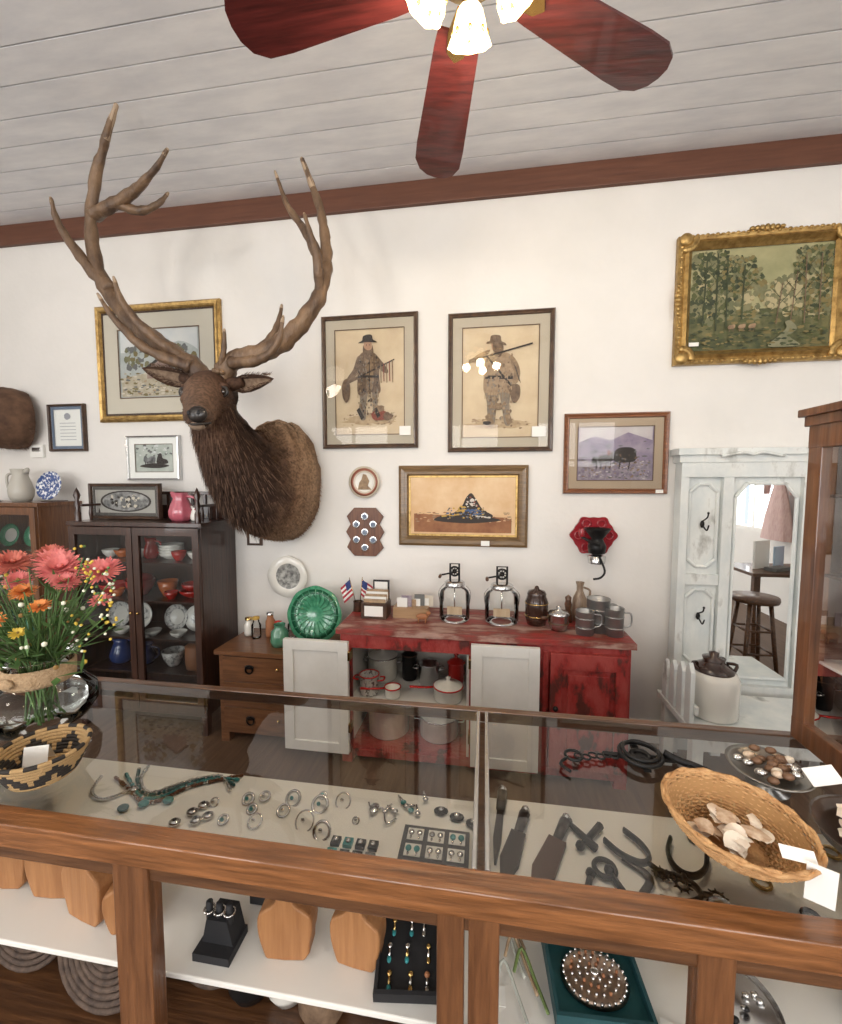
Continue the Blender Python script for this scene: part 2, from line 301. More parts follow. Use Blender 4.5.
furloft(b,[(-3.28,2.598,2.0,.19,.20),(-3.33,2.5,2.0,.21,.21),(-3.48,2.40,2.02,.18,.18),(-3.66,2.28,2.08,.11,.12),(-3.75,2.2,2.18,.08,.09)],strands=2500,slen=.02,m=mat('deer_fur',(.15,.08,.045),.85,0,(.07,.035,.02),12))
DF=MC['deer_fur']
furloft(b,[(-3.74,2.22,2.24,.06,.07),(-3.80,2.14,2.24,.07,.07),(-3.86,2.04,2.2,.045,.05),(-3.90,1.96,2.17,.03,.03)],m=DF)
for q,t in(((-3.70,2.2,2.29),(-3.58,2.16,2.38)),((-3.83,2.24,2.29),(-3.95,2.26,2.38))): b.tube([q,V(q).lerp(V(t),.5),t],[.012,.035,.004],DF,flat=.4)
b.done()
# ------------------------------------------------------------------ pictures
def pmat(n,a,c,sc=12,ramp=(.35,.65),col3=None,st=(1,1,1)): return mat('art_'+n,a,.6,0,c,sc,st,coat=.0,ramp=ramp,col3=col3)
class Pic(B):
    def __init__(s,name,x0,x1,z0,z1,fw,fm,mats=(),art=None,prof=None,y=2.598,glassy=True):
        super().__init__(name);s.x0,s.x1,s.z0,s.z1,s.y=x0,x1,z0,z1,y
        s.ring(x0,x1,z0,z1,prof or [(0,0),(0,.02),(fw*.25,.03),(fw*.6,.024),(fw*.85,.026),(fw,.014)],fm,y)
        i=fw;d=.013
        for wd,m in mats:
            s.ring(x0,x1,z0,z1,[(i,d),(i+wd,d)],m,y);i+=wd;d-=.001
        s.i=i;s.d=d-.004;s.box(x0+i-.002,x1-i+.002,y-s.d,y-.001,z0+i-.002,z1-i+.002,art);s.k=0;s.glassy=glassy;s.fw=fw
    def uv(s,u,v): return s.x0+(s.x1-s.x0)*u,s.z0+(s.z1-s.z0)*v
    def P(s,pts,m,y=None):
        if y is None: s.k+=1;y=s.y-s.d-.0012-.00022*s.k
        s.add([(s.uv(u,v)[0],y,s.uv(u,v)[1]) for u,v in pts],[tuple(range(len(pts)))],m)
    def S(s,pts,m):
        q=cr([pts[-1]]+list(pts)+[pts[0],pts[1]],4)[4:-5];s.P(q,m)
    def blob(s,u,v,ru,rv,m,n=18,j=.25,y=None):
        s.P([(u+ru*math.cos(2*pi*k/n)*(1+random.uniform(-j,j)),v+rv*math.sin(2*pi*k/n)*(1+random.uniform(-j,j))) for k in range(n)],m,y)
    def dabs(s,n,u0,u1,v0,v1,sz,ms,asp=1,inside=None):
        s.k+=2
        for _ in range(n):
            u,v=random.uniform(u0,u1),random.uniform(v0,v1)
            if inside and not inside(u,v): continue
            q=sz*random.uniform(.5,1.5);s.blob(u,v,q,q*asp,random.choice(ms),7,.35,s.y-s.d-.0012-.00022*s.k-random.random()*.0004)
        s.k+=2
    def line(s,p,q,w,m):
        d=V((q[0]-p[0],q[1]-p[1]));n=V((-d.y,d.x)).normalized()*w;s.P([(p[0]+n.x,p[1]+n.y),(q[0]+n.x,q[1]+n.y),(q[0]-n.x,q[1]-n.y),(p[0]-n.x,p[1]-n.y)],m)
    def fin(s):
        if s.glassy:
            f=s.fw;y=min(s.y-.0155,s.y-s.d-.0016-.00022*(s.k+3))
            s.add([(s.x0+f,y,s.z0+f),(s.x1-f,y,s.z0+f),(s.x1-f,y,s.z1-f),(s.x0+f,y,s.z1-f)],[(0,1,2,3)],GLASS2)
        return s.done()
MATB=mat('mat_board_taupe',(.50,.44,.35),.8);MATD=mat('mat_board_line',(.16,.10,.06),.8);PARCH=pmat('parchment',(.58,.45,.30),(.68,.56,.39),5)
SKIN=mat('art_skin',(.46,.27,.17),.7);LEA=pmat('leather',(.10,.06,.035),(.22,.14,.085),45);LEA2=pmat('buckskin',(.34,.23,.13),(.19,.12,.07),35);LEA3=pmat('tan_hide',(.44,.31,.19),(.30,.20,.12),40);DKB=mat('art_dark',(.035,.026,.022),.7);RDD=mat('art_red',(.24,.065,.04),.7);GRD=pmat('ground',(.40,.28,.16),(.54,.41,.26),20);BLUg=mat('art_greyblue',(.15,.15,.145),.7);WHT=mat('art_offwhite',(.62,.56,.46),.7);TRO=pmat('trousers',(.20,.16,.12),(.30,.24,.18),30)
FRW=mat('walnut_frame',(.05,.028,.018),.3,0,(.10,.055,.03),25,coat=.3)
p=Pic('cowboy_print',-1.025,-.411,1.765,2.583,.028,FRW,[(.055,MATB),(.006,MATD)],PARCH)
p.blob(.5,.22,.28,.035,GRD,30);p.dabs(60,.22,.78,.18,.27,.012,[GRD,LEA3,LEA2],.5)
p.S([(.40,.23),(.455,.225),(.465,.34),(.49,.45),(.52,.45),(.53,.34),(.54,.23),(.595,.235),(.58,.36),(.585,.50),(.39,.50),(.40,.36)],TRO)
p.S([(.375,.42),(.44,.405),(.50,.43),(.56,.41),(.615,.43),(.60,.54),(.605,.63),(.575,.70),(.50,.73),(.42,.72),(.37,.66),(.375,.54)],LEA)
p.S([(.45,.71),(.53,.71),(.54,.58),(.53,.45),(.47,.45),(.46,.58)],LEA2);p.line((.50,.70),(.50,.44),.004,DKB);p.line((.39,.545),(.60,.54),.009,DKB)
p.S([(.375,.69),(.43,.70),(.42,.62),(.36,.55),(.28,.51),(.27,.54),(.33,.60)],LEA);p.S([(.565,.70),(.62,.66),(.69,.59),(.68,.56),(.60,.60)],LEA)
for k in range(9): p.line((.29+k*.013,.525+k*.008),(.285+k*.013,.49+k*.008),.002,LEA3);p.line((.38+k*.027,.43),(.378+k*.027,.385),.003,LEA2)
p.S([(.45,.80),(.52,.80),(.525,.75),(.49,.725),(.455,.745)],SKIN);p.S([(.44,.775),(.455,.75),(.49,.735),(.525,.745),(.535,.775),(.545,.70),(.50,.665),(.44,.70)],LEA);p.line((.47,.775),(.478,.775),.004,DKB);p.line((.50,.775),(.508,.775),.004,DKB)
p.S([(.39,.79),(.48,.797),(.58,.79),(.565,.803),(.54,.815),(.53,.845),(.49,.852),(.44,.84),(.43,.81),(.405,.80)],DKB)
p.line((.24,.49),(.76,.66),.005,DKB);p.line((.24,.49),(.38,.535),.012,LEA)
for j,u in enumerate((.62,.65,.68,.71,.74)): p.line((u,.625+.008*j),(u+.004,.49+.01*(j%2)),.005,RDD if j%2 else LEA2)
p.S([(.22,.50),(.27,.53),(.30,.47),(.29,.38),(.25,.35),(.215,.41)],LEA);p.S([(.52,.26),(.58,.29),(.66,.28),(.71,.24),(.66,.215),(.55,.215)],RDD);p.blob(.69,.24,.05,.028,LEA);p.blob(.61,.30,.05,.025,LEA2);p.line((.38,.30),(.43,.225),.018,DKB);p.line((.56,.30),(.60,.235),.018,DKB)
p.dabs(160,.39,.59,.26,.70,.007,[LEA2,DKB,LEA,TRO],1.3)
p.fin();tag(-.49,1.87,2.57,.07,.055)
p=Pic('mountain_man_print',-.227,.391,1.735,2.555,.028,FRW,[(.055,MATB),(.006,MATD)],PARCH)
p.blob(.5,.20,.28,.03,GRD,30);p.dabs(60,.22,.78,.17,.24,.012,[GRD,LEA3,LEA2],.5)
p.S([(.39,.20),(.45,.20),(.47,.32),(.49,.42),(.52,.32),(.55,.20),(.605,.205),(.59,.34),(.59,.48),(.37,.48),(.38,.34)],TRO)
p.S([(.35,.43),(.44,.41),(.53,.43),(.62,.42),(.635,.52),(.62,.62),(.60,.69),(.52,.715),(.42,.71),(.36,.67),(.345,.55)],LEA3)
p.S([(.60,.69),(.66,.64),(.69,.56),(.66,.49),(.62,.50),(.63,.57),(.60,.62)],LEA2);p.S([(.38,.70),(.31,.66),(.24,.645),(.23,.67),(.30,.71),(.40,.735)],LEA2)
for k in range(10): p.line((.36+k*.026,.43),(.358+k*.026,.385),.003,LEA2);p.line((.63+k*.005,.62-k*.012),(.65+k*.005,.60-k*.012),.002,DKB)
p.line((.36,.54),(.62,.53),.012,DKB);p.S([(.42,.80),(.49,.80),(.50,.74),(.46,.715),(.42,.74)],SKIN);p.S([(.43,.79),(.50,.79),(.53,.74),(.50,.68),(.44,.70)],LEA)
p.S([(.37,.775),(.45,.775),(.55,.757),(.545,.775),(.51,.79),(.50,.825),(.46,.835),(.41,.83),(.40,.795),(.375,.79)],LEA);p.line((.20,.655),(.80,.765),.006,DKB);p.line((.20,.655),(.34,.68),.014,LEA);p.line((.37,.69),(.62,.46),.008,DKB)
p.S([(.60,.47),(.68,.475),(.69,.40),(.65,.35),(.61,.37)],LEA);p.blob(.47,.33,.07,.025,LEA2);p.line((.38,.27),(.43,.195),.026,LEA2);p.line((.57,.27),(.60,.20),.026,LEA2);p.blob(.38,.21,.04,.015,DKB);p.dabs(170,.37,.61,.24,.69,.007,[LEA2,LEA3,LEA3,LEA,TRO],1.3)
p.fin();tag(.31,1.85,2.57,.08,.06)
SEP=pmat('warm_sky',(.60,.36,.17),(.76,.57,.36),3);ABL=mat('art_blue',(.05,.10,.22),.6);AGO=mat('art_gold',(.50,.31,.06),.6);AWH=mat('art_white',(.6,.56,.5),.6)
OF=wood('olive_wood_frame',(.10,.06,.025),(.22,.13,.055),'x',8,.35,.3)
p=Pic('still_life_painting',-.532,.256,1.158,1.655,.062,OF,[(.012,GOLD)],SEP,glassy=False)
p.P([(.12,.17),(.88,.17),(.88,.36),(.6,.37),(.12,.40)],pmat('brown_ground',(.20,.07,.025),(.34,.15,.06),8));p.dabs(120,.13,.87,.30,.42,.012,[MC['art_brown_ground'],SEP,LEA2],.4);p.S([(.28,.32),(.45,.29),(.62,.29),(.80,.33),(.62,.38),(.38,.39)],DKB)
p.S([(.36,.36),(.44,.42),(.50,.50),(.53,.60),(.57,.66),(.61,.58),(.66,.46),(.74,.38),(.66,.33),(.46,.33)],DKB);p.blob(.60,.42,.045,.045,ABL);p.blob(.50,.46,.035,.04,AGO);p.blob(.58,.55,.02,.05,AWH,12);p.line((.34,.37),(.50,.40),.010,AGO);p.line((.58,.38),(.72,.36),.010,AWH);p.dabs(110,.38,.70,.34,.48,.008,[DKB,ABL,LEA2,BLUg,AGO,DKB],1);p.dabs(24,.53,.62,.48,.62,.007,[DKB,AWH,RDD],1.3)
p.fin()
b=B('price_tag');b.box(-.02,.03,2.53,2.535,1.17,1.20,PAPER);b.done()
PUR=pmat('dusk',(.22,.17,.26),(.40,.33,.40),10);DSK=pmat('dusk_sky',(.52,.45,.47),(.62,.58,.56),6);SAG=pmat('sage',(.20,.16,.22),(.40,.34,.36),40)
p=Pic('wagon_print',.456,1.028,1.485,1.95,.03,wood('cherry_frame',(.13,.045,.02),(.26,.10,.04),'x',6,.3,.4),[(.045,mat('mat_board_tan',(.46,.36,.26),.8)),(.005,MATD)],PUR)
p.P([(.15,.64),(.30,.72),(.45,.66),(.62,.76),(.85,.66),(.85,.83),(.15,.83)],DSK);p.P([(.15,.18),(.85,.18),(.85,.42),(.5,.38),(.15,.40)],SAG);p.dabs(300,.16,.84,.19,.46,.010,[SAG,PUR,DSK,LEA2,BLUg],.6);p.dabs(80,.16,.84,.45,.66,.02,[PUR,BLUg,PUR],.4)
p.S([(.50,.40),(.68,.40),(.70,.50),(.66,.57),(.54,.57),(.49,.50)],DKB);p.S([(.34,.39),(.46,.40),(.50,.47),(.44,.49),(.36,.47)],DKB);p.blob(.31,.42,.04,.05,DKB);p.blob(.44,.51,.015,.035,RDD);p.dabs(40,.30,.70,.38,.54,.010,[DKB,LEA,BLUg],1)
for u in(.33,.37,.42,.46,.55,.64): p.line((u,.40),(u-.01,.31),.005,DKB)
p.fin();tag(.98,1.50,2.565,.04,.02)
LSK=pmat('hazy_sky',(.25,.25,.12),(.45,.40,.22),3);LTR=pmat('foliage',(.022,.030,.012),(.06,.075,.028),30);LTR2=mat('art_leaf_olive',(.08,.09,.03),.7);LTR3=mat('art_leaf_ochre',(.19,.15,.055),.7);LGR=pmat('meadow',(.05,.06,.02),(.14,.13,.05),14);LMID=pmat('haze_trees',(.13,.135,.065),(.22,.20,.10),16);LHZ=mat('art_haze',(.40,.34,.19),.7)
x0,x1,z0,z1=1.03,1.87,2.20,2.885
p=Pic('gilded_landscape_painting',x0,x1,z0,z1,.075,GOLD,[],LSK,prof=[(0,0),(0,.03),(.012,.05),(.03,.042),(.045,.055),(.062,.03),(.075,.016)],glassy=False)
p.P([(.09,.11),(.91,.11),(.91,.38),(.7,.42),(.09,.42)],LGR);p.dabs(260,.10,.90,.36,.66,.018,[LMID,LMID,LHZ,LTR3],1.3);p.dabs(300,.10,.90,.12,.40,.016,[LGR,LTR,LTR2,LTR3,LGR],.5)
p.dabs(420,.10,.40,.30,.88,.014,[LTR,LTR2,LTR,LMID],1.2,lambda u,v:(u-.22)**2/.03+(v-.62)**2/.09<1);p.dabs(220,.26,.56,.52,.86,.011,[LTR,LTR2,LMID,LTR3],1.2,lambda u,v:(u-.38)**2/.02+(v-.70)**2/.02<1);p.dabs(300,.70,.91,.35,.86,.012,[LTR2,LMID,LTR3,LTR],1.3);p.dabs(90,.54,.74,.42,.62,.014,[LHZ,LMID,LHZ],1.2)
for u,h in((.17,.82),(.25,.86),(.31,.80),(.40,.76),(.60,.60),(.68,.68),(.76,.80),(.84,.80)):
    v0=.30+random.uniform(-.05,.04);du=random.uniform(-.02,.03);p.line((u,v0),(u+du,h),.0025 if u>.45 else .0045,LTR if u<.45 else LEA)
    for q in range(3): vv=v0+(h-v0)*(.5+.15*q);sgn=-1 if q%2 else 1;p.line((u+du*.6,vv),(u+du*.6+sgn*.05,vv+.07),.002,LTR)
p.S([(.56,.12),(.74,.12),(.68,.19),(.72,.25),(.68,.31),(.65,.30),(.66,.26),(.62,.20)],pmat('stream',(.15,.15,.08),(.28,.26,.16),10));p.dabs(110,.10,.90,.12,.26,.012,[LTR3,LTR2,LTR,LTR],.5)
for u in(.34,.40,.46): p.S([(u-.02,.27),(u+.015,.27),(u+.02,.30),(u-.015,.295)],LEA2);p.line((u-.012,.27),(u-.012,.245),.002,LEA);p.line((u+.01,.27),(u+.01,.245),.002,LEA)
for (cx,cz) in((x0,z0),(x1,z0),(x0,z1),(x1,z1)):
    sx=1 if cx==x0 else -1;sz=1 if cz==z0 else -1
    for k in range(9):
        a=k/8*pi/2;p.ball((cx+sx*(.03+.05*math.cos(a)),2.55,cz+sz*(.03+.05*math.sin(a))),(.02,.012,.02),GOLD,10)
    p.ball((cx+sx*.03,2.548,cz+sz*.03),(.035,.018,.035),GOLD)
for k in range(34):
    u=(k+.5)/34
    for zz in(z0+.012,z1-.012): p.ball((x0+(x1-x0)*u,2.552,zz),(.011,.008,.010 if k%2 else .006),GOLD,8)
    if k<26:
        for xx in(x0+.012,x1-.012): p.ball((xx,2.552,z0+(z1-z0)*(k+.5)/26),(.010 if k%2 else .006,.008,.011),GOLD,8)
for (cx,cz,w) in(((x0+x1)/2,z1,1),((x0+x1)/2,z0,1),(x0,(z0+z1)/2,0),(x1,(z0+z1)/2,0)):
    for k in range(-3,4): p.ball((cx+(k*.024 if w else 0),2.547,cz+(0 if w else k*.024)),(.014,.012,.020-.003*abs(k)) if w else (.020-.003*abs(k),.012,.014),GOLD,10)
p.fin();tag(1.13,2.31,2.575,.05,.02)
WC=pmat('watercolor',(.50,.52,.50),(.38,.41,.39),9);SKY=pmat('pale_sky',(.60,.62,.62),(.70,.69,.66),4);DRY=pmat('dry_grass',(.40,.34,.24),(.54,.48,.37),20)
p=Pic('gilt_framed_watercolor',-2.64,-1.71,1.965,2.74,.045,GOLD,[(.012,DKFR),(.10,mat('mat_board_cream',(.60,.55,.46),.8)),(.008,MATD)],WC)
p.P([(.19,.6),(.81,.6),(.81,.79),(.19,.79)],SKY);p.S([(.19,.55),(.35,.66),(.5,.60),(.66,.68),(.81,.60),(.81,.50),(.19,.48)],WC);p.dabs(200,.19,.80,.46,.64,.016,[LMID,BLUg,WC,LTR3],1.3,lambda u,v:abs(u-.32)<.09 or abs(u-.70)<.08);p.P([(.19,.22),(.81,.22),(.81,.38),(.5,.44),(.19,.38)],DRY);p.dabs(220,.19,.80,.23,.42,.013,[DRY,LTR3,LEA3,WHT,BLUg],.5);p.P([(.40,.37),(.60,.37),(.60,.46),(.51,.54),(.40,.47)],pmat('barn',(.25,.16,.13),(.36,.26,.22),20));p.P([(.38,.46),(.51,.56),(.62,.46),(.60,.45),(.51,.53),(.40,.45)],DKB)
p.fin()
p=Pic('framed_certificate',-3.06,-2.765,1.77,2.10,.018,DKFR,[(.02,mat('mat_board_grey',(.16,.20,.27),.8))],PAPER)
for k in range(6): p.line((.28,.25+k*.07),(.72,.25+k*.07),.006,mat('art_ink',(.35,.35,.38),.8))
p.blob(.5,.74,.09,.07,MC['art_ink'],16,.1);p.fin()
p=Pic('sleigh_etching',-2.445,-2.04,1.565,1.87,.016,STEEL,[(.04,PAPER),(.004,MATD)],pmat('etching',(.55,.57,.52),(.38,.43,.38),14))
p.dabs(60,.16,.84,.55,.82,.02,[MC['art_etching'],BLUg,SKY],1);p.S([(.22,.32),(.40,.28),(.62,.28),(.78,.33),(.60,.38),(.4,.38)],DKB);p.S([(.32,.40),(.50,.40),(.52,.52),(.44,.54),(.38,.50),(.34,.56),(.30,.50)],pmat('grey_horse',(.06,.06,.06),(.25,.25,.25),30));p.S([(.55,.38),(.75,.38),(.74,.46),(.66,.50),(.64,.60),(.58,.58)],DKB)
for u in(.34,.38,.46,.50): p.line((u,.42),(u-.01,.32),.008,DKB)
p.fin()
p=Pic('antique_oval_picture',-2.57,-2.05,1.312,1.545,.022,DKFR,[(.02,mat('mat_board_dark',(.10,.09,.08),.7))],mat('mat_board_grey2',(.42,.40,.36),.8),y=2.42)
p.blob(.5,.5,.36,.30,DKB,30,0);p.blob(.5,.5,.33,.26,pmat('photo_bw',(.08,.08,.08),(.45,.44,.42),18),30,0);p.dabs(50,.3,.7,.35,.65,.02,[DKB,BLUg,WHT],2);p.fin()
b=B('thermostat');b.box(-3.23,-3.12,2.58,2.598,1.73,1.82,PAPER);b.box(-3.21,-3.14,2.576,2.58,1.77,1.80,STEEL);b.done(.004)
b=B('wall_switch_plate');b.box(-1.575,-1.465,2.59,2.598,1.13,1.22,DKFR);b.box(-1.555,-1.485,2.588,2.59,1.145,1.205,PAPER);b.done(.002)
def plate(name,x,y,z,r,m1,m2,m3=None,tilt=pi/2,wob=0):
    b=B(name);b.T=Matrix.Translation((x,y,z))@Matrix.Rotation(tilt,4,'X')
    b.lathe([(.001,-.004),(r*.55,-.004),(r*.62,.0),(r,.016),(r,.020),(r*.62,.006)],m1,wob=wob,seg=48);b.lathe([(r*.62,.006),(r*.55,.001),(.001,.001)],m2,seg=48)
    if m3: b.lathe([(r*.72,.0103),(r*.86,.0153),(r*.88,.0162),(r*.72,.0106)],m3,seg=48)
    return b
b=plate('souvenir_plate',-.755,2.592,1.553,.10,mat('cream_plate',(.55,.48,.38),.25),CER,mat('plate_rust_band',(.28,.09,.05),.3));b.T=Matrix.Identity(4)
b.prism([(-.80,1.505),(-.71,1.505),(-.735,1.53),(-.725,1.56),(-.745,1.60),(-.765,1.605),(-.775,1.57),(-.79,1.55)],2.586,2.5905,LEA2);b.done()
b=plate('scenic_wall_plate',-1.285,2.592,.93,.138,CER,pmat('plate_scene',(.10,.10,.10),(.5,.5,.47),30),None,wob=.012);b.done()
b=B('souvenir_spoon_plaque');cx,cz=-.755,1.235;o=[(-.07,-.155),(.07,-.155),(.12,-.10),(.095,-.05),(.125,0),(.095,.05),(.12,.10),(.07,.155),(-.07,.155),(-.12,.10),(-.095,.05),(-.125,0),(-.095,-.05),(-.12,-.10)]
b.prism([(cx+u,cz+v) for u,v in o],2.58,2.598,wood('walnut_plaque',(.09,.03,.015),(.18,.07,.03),'z',6,.4))
for u,v in((0,.10),(0,-.10),(-.055,.05),(.055,.05),(-.055,-.05),(.055,-.05),(0,0)):
    b.T=Matrix.Translation((cx+u,2.58,cz+v))@Matrix.Rotation(pi/2,4,'X');b.lathe([(.024,0),(.026,.004),(.02,.005),(.001,.004)],STEEL);b.lathe([(.016,.006),(.001,.007)],MC['mat_board_grey'])
b.done(.003)
REDI=mat('red_enamel',(.28,.012,.02),.25,coat=.6)
b=B('wall_coffee_grinder')
sc=[]
for k in range(64):
    a=2*pi*k/64;r=.118*(1+.07*math.cos(6*a)+.03*math.cos(12*a));sc.append((.635+r*math.cos(a)*1.05,1.24+r*math.sin(a)*.95))
b.prism(sc,2.58,2.598,REDI)
for k in range(6): a=2*pi*k/6;b.torus((.635+.085*math.cos(a),2.578,1.24+.08*math.sin(a)),.022,.006,REDI,'y',14)
b.T=Matrix.Translation((.635,2.50,1.20))
b.lathe([(.02,-.06),(.045,-.05),(.05,-.01),(.035,.02),(.03,.03),(.07,.085),(.075,.09),(.065,.085),(.028,.03)],IRON);b.box(-.03,.03,0,.08,-.04,.02,IRON);b.lathe([(.045,-.11),(.05,-.07),(.02,-.06)],STEEL)
b.tube([(0,-.05,0),(-.05,-.07,.02),(-.10,-.07,.05)],.008,IRON);b.lathe([(.012,0),(.018,.02),(.012,.045)],REDI,(-.10,-.07,.05));b.tube(cr([(0,-.05,-.06),(.03,-.06,-.14),(.01,-.06,-.18),(-.03,-.06,-.19)],4),.006,IRON);b.done()
# ------------------------------------------------------------------ glazed cabinets
def cabinet(name,x0,x1,y0,y1,z1,m,shelves,ndoors=2,fr=.04):
    b=B(name);t=.022
    b.box(x0,x0+t,y0,y1,.12,z1,m);b.box(x1-t,x1,y0,y1,.12,z1,m);b.box(x0,x1,y1-.012,y1,.12,z1,m);b.box(x0-.015,x1+.015,y0-.015,y1,z1-.025,z1,m);b.box(x0,x1,y0,y1,.12,.15,m)
    for x in(x0,x1-.04): 
        for y in(y0,y1-.04): b.box(x,x+.04,y,y+.04,0,.12,m)
    for z in shelves: b.box(x0+t,x1-t,y0+.03,y1-.012,z-.015,z,m)
    w=(x1-x0)/ndoors
    for k in range(ndoors):
        a,c=x0+k*w+.004,x0+(k+1)*w-.004
        b.box(a,a+fr,y0-.02,y0,.15,z1-.03,m);b.box(c-fr,c,y0-.02,y0,.15,z1-.03,m);b.box(a,c,y0-.02,y0,.15,.15+fr*1.6,m);b.box(a,c,y0-.02,y0,z1-.03-fr*1.2,z1-.03,m)
        b.add([(a+fr,y0-.01,.2),(c-fr,y0-.01,.2),(c-fr,y0-.01,z1-.05),(a+fr,y0-.01,z1-.05)],[(0,1,2,3)],glass('door_glass',(.86,.88,.88),1.6))
        kx=c-fr/2 if k%2==0 else a+fr/2;b.ball((kx,y0-.028,z1*.5+.1),.009,BRASS,10)
    return b
b=cabinet('china_cabinet',-2.55,-1.66,2.245,2.59,1.31,MAHOG,(.36,.58,.82,1.06))
for x in(-2.53,-1.70): b.lathe([(.018,0),(.018,.05),(.010,.07),(.018,.10),(.010,.13),(.02,.16),(.012,.185),(.001,.21)],MAHOG,(x,2.28,1.31),12);b.lathe([(.018,0),(.018,.18),(.001,.20)],MAHOG,(x,2.55,1.31),12)
b.box(-2.53,-1.68,2.54,2.56,1.31,1.40,MAHOG)
for k in range(9): b.box(-2.48+k*.09,-2.465+k*.09,2.54,2.56,1.40,1.47,MAHOG)
b.box(-2.53,-1.68,2.535,2.565,1.47,1.49,MAHOG)
for x in(-1.72,-2.51):
    for y in(2.35,2.42,2.49): b.lathe([(.007,0),(.012,.04),(.007,.09)],MAHOG,(x,y,1.31),8)
    b.box(x-.012,x+.012,2.28,2.55,1.40,1.415,MAHOG)
b.done(.002)
def pitcher(name,x,y,z,h,r,m,handle=1,rz=0,parts=None,wob=0):
    b=parts or B(name);b.at(x,y,z,rz)
    b.lathe([(.001,.0),(r*.7,.0),(r*.95,h*.15),(r,h*.35),(r*.8,h*.6),(r*.6,h*.8),(r*.75,h),(r*.70,h),(r*.55,h*.8),(r*.7,h*.5)],m,wob=wob)
    if handle: b.tube(cr([(r*.65,0,h*.88),(r*1.5,0,h*.8),(r*1.5,0,h*.45),(r*.95,0,h*.25)],5),r*.12,m)
    b.tube([(-r*.6,0,h*.9),(-r*.95,0,h*1.02)],[r*.3,r*.12],m);b.T=Matrix.Identity(4)
    if not parts: b.done()
def bowl(b,x,y,z,r,h,m,wob=0): b.at(x,y,z);b.lathe([(.001,.002),(r*.45,0),(r*.5,.004),(r*.85,h*.5),(r,h),(r*.95,h),(r*.8,h*.5),(r*.4,h*.15),(.001,h*.13)],m,wob=wob);b.T=Matrix.Identity(4)
def stand_plate(b,x,y,z,r,m,m2=None):
    b.T=Matrix.Translation((x,y,z+r))@Matrix.Rotation(pi/2-.2,4,'X');b.lathe([(.001,0),(r*.6,0),(r,.014),(r*.98,.018),(r*.6,.005)],m,seg=30);b.lathe([(r*.6,.005),(.001,.004)],m2 or m,seg=30);b.T=Matrix.Identity(4)
b=B('antique_dishware')
for i,x in enumerate((-2.45,-2.36,-2.24)): bowl(b,x,2.42,1.061,.05,.05,CER if i!=1 else ORGG)
for k in range(4): bowl(b,-2.0,2.42,1.061+k*.018,.075,.04,CER)
bowl(b,-1.83,2.42,1.061,.05,.05,CER);pitcher('',-2.13,2.40,1.061,.13,.045,REDG,parts=b);bowl(b,-1.90,2.36,1.061,.045,.06,REDG)
bowl(b,-2.42,2.40,.821,.085,.07,REDG);bowl(b,-2.22,2.40,.821,.09,.10,REDG);b.ball((-2.22,2.40,.93),(.08,.08,.035),REDG);b.ball((-2.22,2.40,.97),.015,REDG);bowl(b,-2.02,2.40,.821,.06,.10,ORGG);bowl(b,-1.84,2.40,.821,.085,.05,REDG);bowl(b,-1.84,2.40,.86,.07,.05,REDG);bowl(b,-2.33,2.34,.821,.04,.05,ORGG);bowl(b,-1.94,2.33,.821,.04,.05,REDG)
for x,m in((-2.42,CERG),(-2.26,CER),(-2.0,CERG),(-1.85,CER)): stand_plate(b,x,2.45,.581,.085,m,CERG if m==CER else CER)
for x in(-2.3,-2.08,-1.9): bowl(b,x,2.33,.581,.05,.035,CER)
pitcher('',-2.38,2.40,.361,.17,.075,mat('cobalt_glaze',(.03,.06,.20),.15,coat=.5),parts=b);pitcher('',-2.2,2.40,.361,.13,.06,NAVY,parts=b);bowl(b,-2.0,2.40,.361,.07,.1,CERG);b.at(-1.83,2.4,.361);b.lathe([(.001,0),(.065,0),(.07,.04),(.07,.14),(.06,.15),(.001,.155)],TERRA);b.T=Matrix.Identity(4)
b.done()
pitcher('pink_fluted_pitcher',-1.865,2.35,1.312,.175,.068,PINK,wob=.06)
pitcher('pink_candlestick_vase',-1.775,2.36,1.312,.09,.03,CER,0)
b=cabinet('oak_display_cabinet',-3.75,-2.85,2.30,2.59,1.42,OAKV,(.5,.8,1.1));b.done(.002)
b=B('stored_dishes')
for x in(-3.5,-3.3,-3.1):
    stand_plate(b,x,2.48,1.101,.08,GRN,CER);bowl(b,x,2.42,.801,.07,.06,CER);pitcher('',x,2.42,.501,.15,.05,GRN,parts=b)
b.done()
pitcher('cream_pitcher',-3.12,2.42,1.422,.22,.07,mat('pewter_cream',(.45,.43,.38),.3),1,pi)
b=B('blue_white_platter');stand_plate(b,-2.93,2.46,1.427,.10,CERB);b.box(-2.98,-2.88,2.43,2.53,1.422,1.427,DKFR);b.done()
b=B('tin_candle_holder');b.at(-3.27,2.36,1.422);b.lathe([(.04,0),(.045,.01),(.01,.02),(.01,.09),(.02,.10),(.02,.12)],STEEL);b.done()
